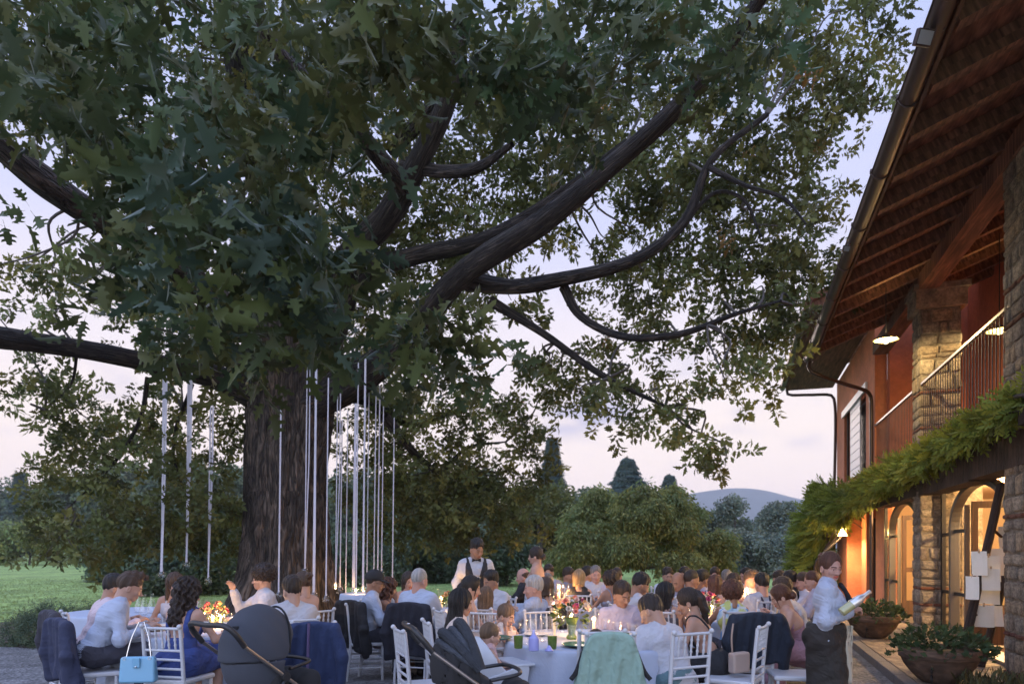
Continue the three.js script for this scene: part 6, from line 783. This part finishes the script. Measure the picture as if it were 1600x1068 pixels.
S.p49 = guest(1216, 909, 7.3, -75, 'woman in mauve one-shoulder dress leaning over the table', { f: 1, hair: 'lowbun', hairC: 'auburn', skin: 'fair', lean: 28, pitch: 16, top: DR(MAUVE, { hi: .44, back: .10, straps: 1, which: -1, sw: .04, slant: -.5 }), bottom: { type: 'long', c: MAUVE }, L: [.1, .22, .42], R: [.14, .22, .4] }, 0);
guest(1219, 900, 8.1, -60, 'brown-haired man in white shirt leaning behind the mauve dress', { hair: 'short', hairC: 'brown', skin: 'rosy', lean: 24, pitch: 12, top: SH(WHITE), fat: 1.05 }, 'man behind the mauve dress');
guest(1229, 890, 10.2, -60, 'man with black hair and dark vest in the right back row', { hair: 'short', hairC: 'black', skin: 'tan', lean: 6, top: SH([.6, .5, .4], { vest: 1 }) }, 'man in dark vest');
guest(1213, 890, 11.2, -40, 'dark-haired guest in the right back row beside the vest', { hair: 'short', hairC: 'dark', skin: 'mid', top: SH([.2, .2, .26]) }, 'guest beside the vest');
guest(1265, 889, 9.4, -70, 'man with cropped reddish hair and white shirt by the waitress', { hair: 'buzz', hairC: 'auburn', skin: 'rosy', lean: 10, pitch: 10, top: SH(LAV) }, 'man with cropped reddish hair');
guest(1250, 893, 10.1, -80, 'guest in profile beside the cropped reddish hair', { hair: 'short', hairC: 'brown', skin: 'rosy', top: SH([.5, .46, .5]) }, 'guest in profile');
scene.children.filter(o => o.userData.label?.includes('floral blue top') && o.userData.category === 'person').forEach(o => o.children.forEach(m => { if (m.name !== 'dress' && m.name !== 'strap') return; const p = m.geometry.attributes.position, c = new Float32Array(p.count * 3), pal = [[.34, .50, .62], [.10, .25, .52], [.42, .47, .16], [.50, .56, .58]]; for (let i = 0; i < p.count; i++) { const n = fbm(p.getX(i) * 14 + 3, p.getY(i) * 11 + p.getZ(i) * 9, 2), n2 = vnoise(p.getX(i) * 22 + 30, p.getY(i) * 16); c.set(pal[n > .58 ? 1 : n < .40 ? 2 : n2 > .6 ? 3 : 0], i * 3); } m.geometry.setAttribute('color', new THREE.BufferAttribute(c, 3)); m.material = floral; }));
// standing staff and the bride
guest(744, 840, 9.4, 172, 'waiter in dark vest, white shirt and bow tie looking down', { stand: 1, hair: 'short', hairC: 'black', skin: 'tan', lean: 3, yaw: -26, pitch: 20, top: SH(WHITE, { vest: 1 }), bow: 1, L: [.22, -.02, .12], R: [.24, -.02, .10] });
guest(834, 850, 9.9, -70, 'woman with dark updo in strapless white dress, standing', { stand: 1, f: 1, hair: 'lowbun', hairC: 'dark', skin: 'fair', lean: 3, yaw: -4, pitch: 4, top: DR([.5, .48, .47], { hi: .34, back: .06 }), bottom: { type: 'long', c: [.72, .70, .68], wide: .36 }, L: [.2, -.02, .1], R: 'side' });
const wt = guest(1304, 857, 5.75, 118, 'waitress in pale shirt, black tie and long dark apron holding a bottle', { stand: 1, f: 1, fat: 1.08, bust: 1.05, hair: 'bun', hairC: 'auburn', skin: 'rosy', lean: 4, yaw: 52, pitch: 8, hairUp: .004, tie: 1, top: SH([.36, .40, .50]), bottom: { type: 'long', c: [.022, .018, .016], apron: 1, wide: .165 }, L: [.06, .25, .17], R: [.07, .23, .20], curl: 1.0 });
{ // what she holds
  const c = at(1336, 941, 5.52), o = thing('wine_bottle', 'bottle wrapped in silvery foil held by the waitress', 'bottle', c.toArray()); o.rotation.set(0, 0, -.95); part(o, 'bottle', lathe([[0, -.14], [.034, -.14], [.038, -.13], [.038, .02], [.030, .06], [.015, .10], [.014, .15], [0, .15]], 20), phys([.35, .34, .16], .15, { clearcoat: 1 })); part(o, 'foil', lathe([[.0385, -.03], [.0395, .02], [.032, .062], [.017, .10], [.0165, .155], [0, .157]], 20), mat([.62, .60, .56], .3, { metalness: .7 }));
  const n = thing('napkin', 'white service cloth hanging from the apron of the waitress', 'napkin', at(1327, 1010, 5.7).toArray()); part(n, 'cloth', nets((x, y, z) => { const w = .038 - .03 * Math.abs(y) ; return Math.max(Math.abs(z + .012 * Math.sin(x * 60 + y * 8)) - .006, Math.abs(x) - w, Math.abs(y + .06) - .24) ; }, [-.1, -.33, -.06], [.1, .22, .06], .011), mat([.40, .36, .28], .9)); }

// ---------- jackets and cloths over chair backs ----------
function boxUV(g) { const p = g.attributes.position, u = new Float32Array(p.count * 2); for (let i = 0; i < p.count; i++) { u[i * 2] = p.getX(i) + .9 * p.getZ(i); u[i * 2 + 1] = p.getY(i) * .7; } g.setAttribute('uv', new THREE.BufferAttribute(u, 2)); return g; }
function drape(name, label, seat, c, o = {}) {
  const [x, z, yaw] = seat, g = thing(name, label, o.cat ?? 'jacket', [x, 0, z], Math.PI - R(yaw)), h = o.h ?? .52, w = o.w ?? .225, top = o.top ?? .955, sd = (o.seed ?? 1) * 3.7;
  const f = (X, y, Z) => { const zz = Z + .19 + .10 * Math.max(0, y - .42), t = (top - y) / h, ww = w * (1 - .22 * Math.pow(Math.max(0, 1 - t * 4), 2)) + .05 * t + (o.flare ?? 0) * t; const fold = .012 * Math.sin(X * 34 + 3 * Math.sin(y * 5 + sd) + sd) * (.3 + t) + .007 * Math.sin(X * 70 + y * 9 + sd); const qx = Math.abs(X) - ww, qz = Math.abs(zz + .012) - .042 - .012 * t + fold, qy = Math.max(y - top + .5 * X * X * 1.6, top - h - y + .03 * Math.sin(X * 9 + sd)); const ox = Math.max(qx + .03, 0), oz = Math.max(qz + .03, 0), oy = Math.max(qy + .03, 0); let d = Math.min(Math.max(qx, qy, qz) + .03, 0) + Math.hypot(ox, oy, oz) - .03;
    if (o.sleeves !== 0) for (const k of [-1, 1]) d = smin(d, capD(X, y, Z, [k * (w - .015), top - .07, -.26, k * (w + .05), top - h * .55, -.28, .055, .056]) + fold * .5, .04), d = smin(d, capD(X, y, Z, [k * (w + .05), top - h * .55, -.28, k * (w + .03), top - h * .98 + .04 * k, -.24, .054, .046]) + fold * .5, .03);
    return d * .85; };
  part(g, o.cat === 'dress' ? 'cloth' : 'jacket_body', boxUV(nets(f, [-.42, top - h - .14, -.42], [.42, top + .06, -.04], .0125)), c.isMaterial ? c : clothMat(c, .9));
  if (o.lining) part(g, 'lining', tube([[.03, top - .01, -.325], [.035, top - h * .5, -.345], [.04, top - h + .03, -.352]], .012, 6, 14), clothMat(o.lining));
  if (o.strap) for (const k of [-1, 1]) part(g, 'ribbon', tube([[k * .20, .80, -.2], [k * .235, .70, -.22], [k * .27, .62, -.24], [k * .31, .57, -.25]], .02, 6, 16), clothMat(BLACK));
  return g; }
drape('jacket', 'navy jacket hung over the chair of the leaning man', [S.p1[0] - .03, S.p1[1] + .02, 40], NAVY.map(x => x * 1.5), { seed: 2, h: .60, flare: .06, top: .97 });
{ const x = gx(120, 6.95), z = -7.0; chairAt(x, z, 45, 'white spindle chair under the dark grey jacket at far left'); drape('jacket', 'dark grey jacket over the leftmost chair, behind the navy one', [x, z, 45], [.035, .034, .045], { seed: 5, h: .58, top: .98 }); }
drape('jacket', 'bright navy jacket with violet lining on the chair beside the oak roots', (() => { const x = gx(503, 6.5), z = -6.35; chairAt(x, z, -8, 'white spindle chair under the bright navy jacket'); return [x, z, -8]; })(), [.022, .036, .095], { seed: 3, h: .60, w: .20, flare: .03, lining: [.14, .10, .22], top: .94 });
drape('jacket', 'black jacket on the chair of the man in the cap', [S.p8[0], S.p8[1], 78 - 40], BLACK, { seed: 7, h: .62, top: .98 });
drape('jacket', 'black jacket over the chair of the bald man', S.p10, [.014, .015, .024], { seed: 9, h: .66, flare: .04, top: .98 });
drape('jacket', 'charcoal jacket on the chair of the grey-haired man', S.p19, [.03, .028, .028], { seed: 11, h: .5, top: .95 });
drape('jacket', 'dark navy jacket over the chair of the floral blue woman', (() => { const x = gx(1160, 6.7), z = -6.6; chairAt(x, z, 0, 'white spindle chair under the dark navy jacket'); return [x, z, -4]; })(), [.016, .022, .036], { seed: 13, h: .50, w: .235, flare: .03, top: 1.0 });
{ const x = gx(950, 5.45), z = -5.55; chairAt(x, z, 0, 'white spindle chair under the sage green cloth'); drape('draped_dress', 'sage green dress draped over the nearest chair back', [x, z, 0], [.22, .33, .28], { seed: 4, h: .56, w: .175, flare: .10, sleeves: 0, cat: 'dress', strap: 1, top: .945 }); }
// further chairs that show by themselves
chairAt(gx(1140, 6.15), -6.0, -58, 'white spindle chair of the woman in black, with a beige bag'); chairAt(gx(1235, 6.3), -6.2, -80, 'white spindle chair of the woman in mauve'); chairAt(gx(672, 5.9), -5.7, 68, 'white spindle chair seen edge on beside the black stroller'); chairAt(gx(787, 9.8), -9.7, 20, 'white spindle chair behind the little girl'); chairAt(gx(805, 10.2), -10.2, -70, 'white spindle chair turned sideways left of the grey-haired man'); chairAt(gx(770, 7.6), -7.4, 20, 'white spindle chair whose back shows behind the baby'); chairAt(gx(857, 7.3), -7.1, 160, 'white spindle chair just behind the water jug');
// bags
{ const o = thing('handbag', 'light blue leather handbag hanging on the chair of the woman in blue', 'handbag', [S.p4[0] - .17, .47, S.p4[1] + .36], .1); const g = new RoundedBoxGeometry(.29, .215, .10, 3, .022), p = g.attributes.position; for (let i = 0; i < p.count; i++) { const y = p.getY(i); p.setX(i, p.getX(i) * (1 - .35 * (y + .1))); p.setZ(i, p.getZ(i) * (1 - 2.2 * (y + .1))); } g.computeVertexNormals(); const lb = mat([.16, .36, .52], .35); part(o, 'bag_body', g.translate(0, .11, 0), lb); part(o, 'flap', box(-.03, .03, .13, .215, .035, .052, .008), lb); part(o, 'clasp', new THREE.SphereGeometry(.008, 8, 6).translate(0, .14, .055), W.silver); for (const k of [-1, 1]) { part(o, 'strap', tube([[k * .10, .20, 0], [k * .07, .36, -.03], [k * .02, .50, -.06]], .0055, 6, 16), W.silver); part(o, 'ring', new THREE.TorusGeometry(.012, .0025, 6, 12).translate(k * .10, .205, .03), W.silver); } }
{ const o = thing('handbag', 'beige shoulder bag hanging on the sideways chair', 'handbag', at(1155, 1052, 6.0).toArray(), .5); const g = new RoundedBoxGeometry(.20, .18, .08, 2, .02); part(o, 'bag_body', g.translate(0, .10, 0), mat([.36, .28, .24], .6)); part(o, 'strap', tube([[-.08, .18, 0], [-.09, .32, 0], [-.05, .44, -.02]], .008, 6, 12), mat([.3, .22, .18], .6)); }

// ---------- strollers and high chairs ----------
function stroller(label, x, z, yaw, fabric, open, dark) {
  const o = thing('stroller', label, 'stroller', [x, 0, z], Math.PI - R(yaw)), fr = mat([.02, .02, .022], .45), al = mat([.30, .27, .25], .35, { metalness: .8 }), cl = clothMat(fabric, .95), blk = clothMat(dark ?? [.02, .02, .022], .9);
  part(o, 'handle', tube([[-.25, .88, -.36], [-.25, .98, -.44], [-.21, 1.03, -.48], [0, 1.035, -.49], [.21, 1.03, -.48], [.25, .98, -.44], [.25, .88, -.36]], .021, 10, 60), fr); part(o, 'grip_badge', box(-.03, .03, 1.05, 1.06, -.50, -.48, .004), W.silver);
  for (const k of [-1, 1]) { part(o, 'frame_tube', tube([[k * .25, .88, -.36], [k * .26, .62, -.02], [k * .27, .34, .34], [k * .25, .16, .52]], .014, 8, 30), al); part(o, 'frame_tube', tube([[k * .265, .60, .0], [k * .28, .38, -.2], [k * .29, .17, -.36]], .014, 8, 20), fr); part(o, 'hinge', new THREE.CylinderGeometry(.035, .035, .03, 16).rotateZ(Math.PI / 2).translate(k * .268, .61, -.01), fr);
    for (const [wz, wr] of [[-.38, .155], [.54, .105]]) { const w = part(o, 'wheel', new THREE.CylinderGeometry(wr * .72, wr * .72, .02, 24).rotateZ(Math.PI / 2).translate(k * .29, wr, wz), al); part(w, 'tyre', new THREE.TorusGeometry(wr * .86, wr * .14, 8, 28).rotateY(Math.PI / 2).translate(k * .29, wr, wz), fr); } }
  part(o, 'axle', rod([-.28, .16, -.37], [.28, .16, -.37], .011, 8), fr);
  const shell = (x_, y, z_) => { const e = ell(x_, y, z_, 0, .78, -.05, .225, .36, .30); return e; };
  if (open) { part(o, 'canopy', nets((X, y, Z) => { let q = Math.abs(shell(X, y, Z)) - .016; q = Math.max(q, (Z - .10) * .8 - (y - .85) * .55); q = Math.max(q, .74 - y - (Z < 0 ? .0 : 0)); return q - .0025 * Math.sin(Z * 40 + y * 30); }, [-.27, .4, -.40], [.27, 1.2, .32], .0135), cl);
    part(o, 'back_panel', nets((X, y, Z) => { let q = Math.abs(ell(X, y, Z, 0, .76, -.04, .222, .34, .29)) - .014; q = Math.max(q, y - .735, Z - .02, .50 - y - .0 * X); return q; }, [-.27, .42, -.40], [.27, .80, .1], .0135), clothMat(fabric.map(v => v * 1.05), .95));
    part(o, 'seam', tube([[-.18, .735, -.20], [-.09, .733, -.305], [0, .732, -.335], [.09, .733, -.305], [.18, .735, -.20]], .006, 6, 24), blk); part(o, 'vent', box(-.08, .08, .985, 1.01, -.30, -.255, .006), blk);
    for (const a of [.35]) part(o, 'canopy_bow', tube([0, 1, 2, 3, 4, 5, 6, 7, 8].map(i => { const t = i / 8 * Math.PI; return [.226 * Math.cos(t), .78 + .345 * Math.sin(t), .06 + .055 * Math.sin(t)]; }), .009, 6, 40), blk); }
  else { for (let j = 0; j < 4; j++) { const a = -.95 + j * .22; part(o, j % 2 ? 'canopy' : 'canopy_bow', tube([0, 1, 2, 3, 4, 5, 6, 7, 8].map(i => { const t = i / 8 * Math.PI, rr_ = .30 + .02 * (j % 2); return [.235 * Math.cos(t), .74 + rr_ * Math.sin(t) * Math.cos(a), -.02 + rr_ * Math.sin(t) * Math.sin(a)]; }), j % 2 ? .040 : .028, 8, 40), j % 2 ? cl : clothMat(fabric.map(v => v * 1.8), .95)); }
    part(o, 'canopy_cloth', nets((X, y, Z) => { let q = Math.abs(ell(X, y, Z, 0, .74, -.02, .225, .29, .30)) - .012 + .006 * Math.sin(Z * 70); q = Math.max(q, Z + .02 + (y - .74) * .1, .62 - y); return q; }, [-.26, .5, -.38], [.26, 1.1, .1], .014), blk); }
  part(o, 'seat', nets((X, y, Z) => { let q = smin(capD(X, y, Z, [-.12, .56, .0, .12, .56, .0, .12, .12]), capD(X, y, Z, [-.11, .50, .34, .11, .50, .34, .11, .11]), .15); q = smin(q, capD(X, y, Z, [-.12, .72, -.16, .12, .72, -.16, .06, .06]), .1); return q + .004 * Math.sin(X * 40 + y * 30); }, [-.3, .3, -.3], [.3, .85, .52], .016), blk);
  part(o, 'basket', box(-.22, .22, .22, .36, -.28, .30, .03), blk); part(o, 'bumper_bar', tube([[-.24, .66, .05], [-.2, .69, .28], [.2, .69, .28], [.24, .66, .05]], .015, 8, 30), fr); return o; }
stroller('grey stroller with its hood up beside the woman in blue', gx(412, 5.35), -5.35, 32, [.048, .054, .070], true);
stroller('black stroller with folded hood beside the edge-on chair', gx(742, 5.05), -5.0, 72, [.03, .034, .042], false);
function highchair(label, x, z, yaw, seatY) {
  const o = thing('high_chair', label, 'high chair', [x, 0, z], Math.PI - R(yaw)), w = mat([.46, .48, .52], .35), y0 = seatY;
  part(o, 'seat_shell', nets((X, y, Z) => { let q = ell(X, y, Z, 0, y0 + .16, .06, .185, .30, .235); q = Math.max(Math.abs(q) - .010, Z - .02 + .6 * Math.max(0, y - y0 - .22) - 1.1 * Math.max(0, y0 + .20 - y), y0 - .02 - y); q = Math.min(q, Math.max(Math.abs(y - y0) - .012, Math.abs(X) - .155, Math.abs(Z - .05) - .16)); return q; }, [-.24, y0 - .1, -.24], [.24, y0 + .5, .34], .011), w);
  for (const k of [-1, 1]) { const sh = new THREE.Shape(); sh.moveTo(-.10, y0 + .06); sh.lineTo(.26, y0 + .17); sh.quadraticCurveTo(.29, y0 + .17, .29, y0 + .13); sh.lineTo(.27, y0 - .02); sh.quadraticCurveTo(.14, y0 + .11, .02, y0 - .06); sh.lineTo(-.08, y0 - .06); const g = new THREE.ExtrudeGeometry(sh, { depth: .018, bevelEnabled: true, bevelSize: .006, bevelThickness: .006, bevelSegments: 2 }); g.rotateY(-Math.PI / 2); g.translate(k * .19 + .009, 0, 0); part(o, 'armrest', g, w); for (const j of [-1, 1]) part(o, 'leg', rod([k * .17, y0 - .03, .05 + j * .13], [k * .27, 0, .05 + j * .25], .013, 10, .018), w); }
  part(o, 'tray', new RoundedBoxGeometry(.42, .025, .20, 2, .012).translate(0, y0 + .165, .25), w); return o; }
highchair('white high chair holding the baby, nearest to us', S.baby[0], S.baby[1], 68, S.baby[3]); highchair('white high chair of the little girl, farther back', S.girl[0], S.girl[1], 148, S.girl[3]);

// ---------- ribbons with little jars hung in the oak ----------
{ const rib = mat([.52, .50, .56], .6, { side: THREE.DoubleSide }); const list = [[252, 566, 893, 13.8, 2, .05], [291, 575, 878, 14.2, 2, .05], [325, 632, 902, 14.4, 2, .035], [435, 632, 925, 14.2, 1, .03], [476, 572, 888, 14.0, 2, .022], [490, 560, 925, 13.6, 1, .05], [509, 590, 931, 13.7, 1, .025], [524, 590, 911, 14.9, 2, .022], [531, 655, 918, 15.2, 1, .024], [540, 640, 928, 15.2, 1, .02], [552, 630, 920, 14.4, 1, .055], [556, 566, 930, 14.1, 1, .025], [567, 560, 918, 14.3, 1, .04], [573, 610, 915, 15.3, 1, .018], [584, 603, 892, 15.0, 1, .022], [590, 603, 892, 15.1, 1, .026], [596, 598, 892, 15.2, 1, .022], [613, 600, 904, 15.2, 1, .024]];
  const jar = lathe([[0, -.10], [.035, -.10], [.052, -.07], [.055, -.03], [.04, .0], [.022, .012], [.022, .025], [.019, .025], [.019, .012], [.036, -.002], [.051, -.03], [.048, -.068], [0, -.094]], 20);
  list.forEach(([px, y0, y1, d, n, w], i) => { const b = at(px, y1, d), t = at(px + 3, y0, d), h = t.y - b.y, o = thing('hanging_ribbon', ['wide pale ribbon pair hung farthest left on the low limb', 'second ribbon pair from the left on the low limb', 'close pair of ribbons left of the trunk', 'single ribbon down the front of the oak trunk', 'close pair of ribbons in front of the trunk', 'wide ribbon at the right part of the trunk', 'thin ribbon with a glass jar at the trunk edge', 'pair of thin ribbons just past the trunk edge', 'thin ribbon behind the pair at the trunk edge', 'very thin ribbon beyond the trunk edge', 'widest ribbon past the trunk', 'thin ribbon just behind the widest ribbon', 'pale ribbon right of the widest one', 'very thin ribbon farther back near the cap', 'first of three close ribbons over the black cap', 'middle of three close ribbons over the black cap', 'last of three close ribbons over the black cap', 'rightmost ribbon, alone over the chestnut hair'][i], 'ribbon', b.toArray());
    for (let k = 0; k < n; k++) { const g = new THREE.BoxGeometry(w, h, .002, 1, 30, 1), p = g.attributes.position; for (let j = 0; j < p.count; j++) { const y = p.getY(j) + h / 2, a = .5 * Math.sin(y * .9 + i) * .8, x = p.getX(j), z = p.getZ(j); p.setXYZ(j, x * Math.cos(a) - z * Math.sin(a) + (k ? .075 * Math.min(1, y / 3 + .25) : 0) + .05 * y / h, y, x * Math.sin(a) + z * Math.cos(a) + k * .05); } g.computeVertexNormals(); part(o, 'ribbon', g, rib); }
    part(o, 'jar', jar, W.glass).scale.setScalar(1.35); part(o, 'knot', new THREE.SphereGeometry(.018, 8, 6).translate(.01, .03, 0), rib);
    if ([7, 12].includes(i)) { part(o, 'candle', new THREE.CylinderGeometry(.02, .02, .03, 12).translate(0, -.078, 0), W.wax); part(o, 'flame', lathe([[0, 0], [.012, .008], [.016, .02], [.008, .045], [0, .06]], 10).translate(0, -.062, 0), glow([1, .62, .25], 14)); point(b.clone().add(V(0, -.035, 0)), [1, .56, .22], .5, 1); } }); }
renderer.render(scene, camera);
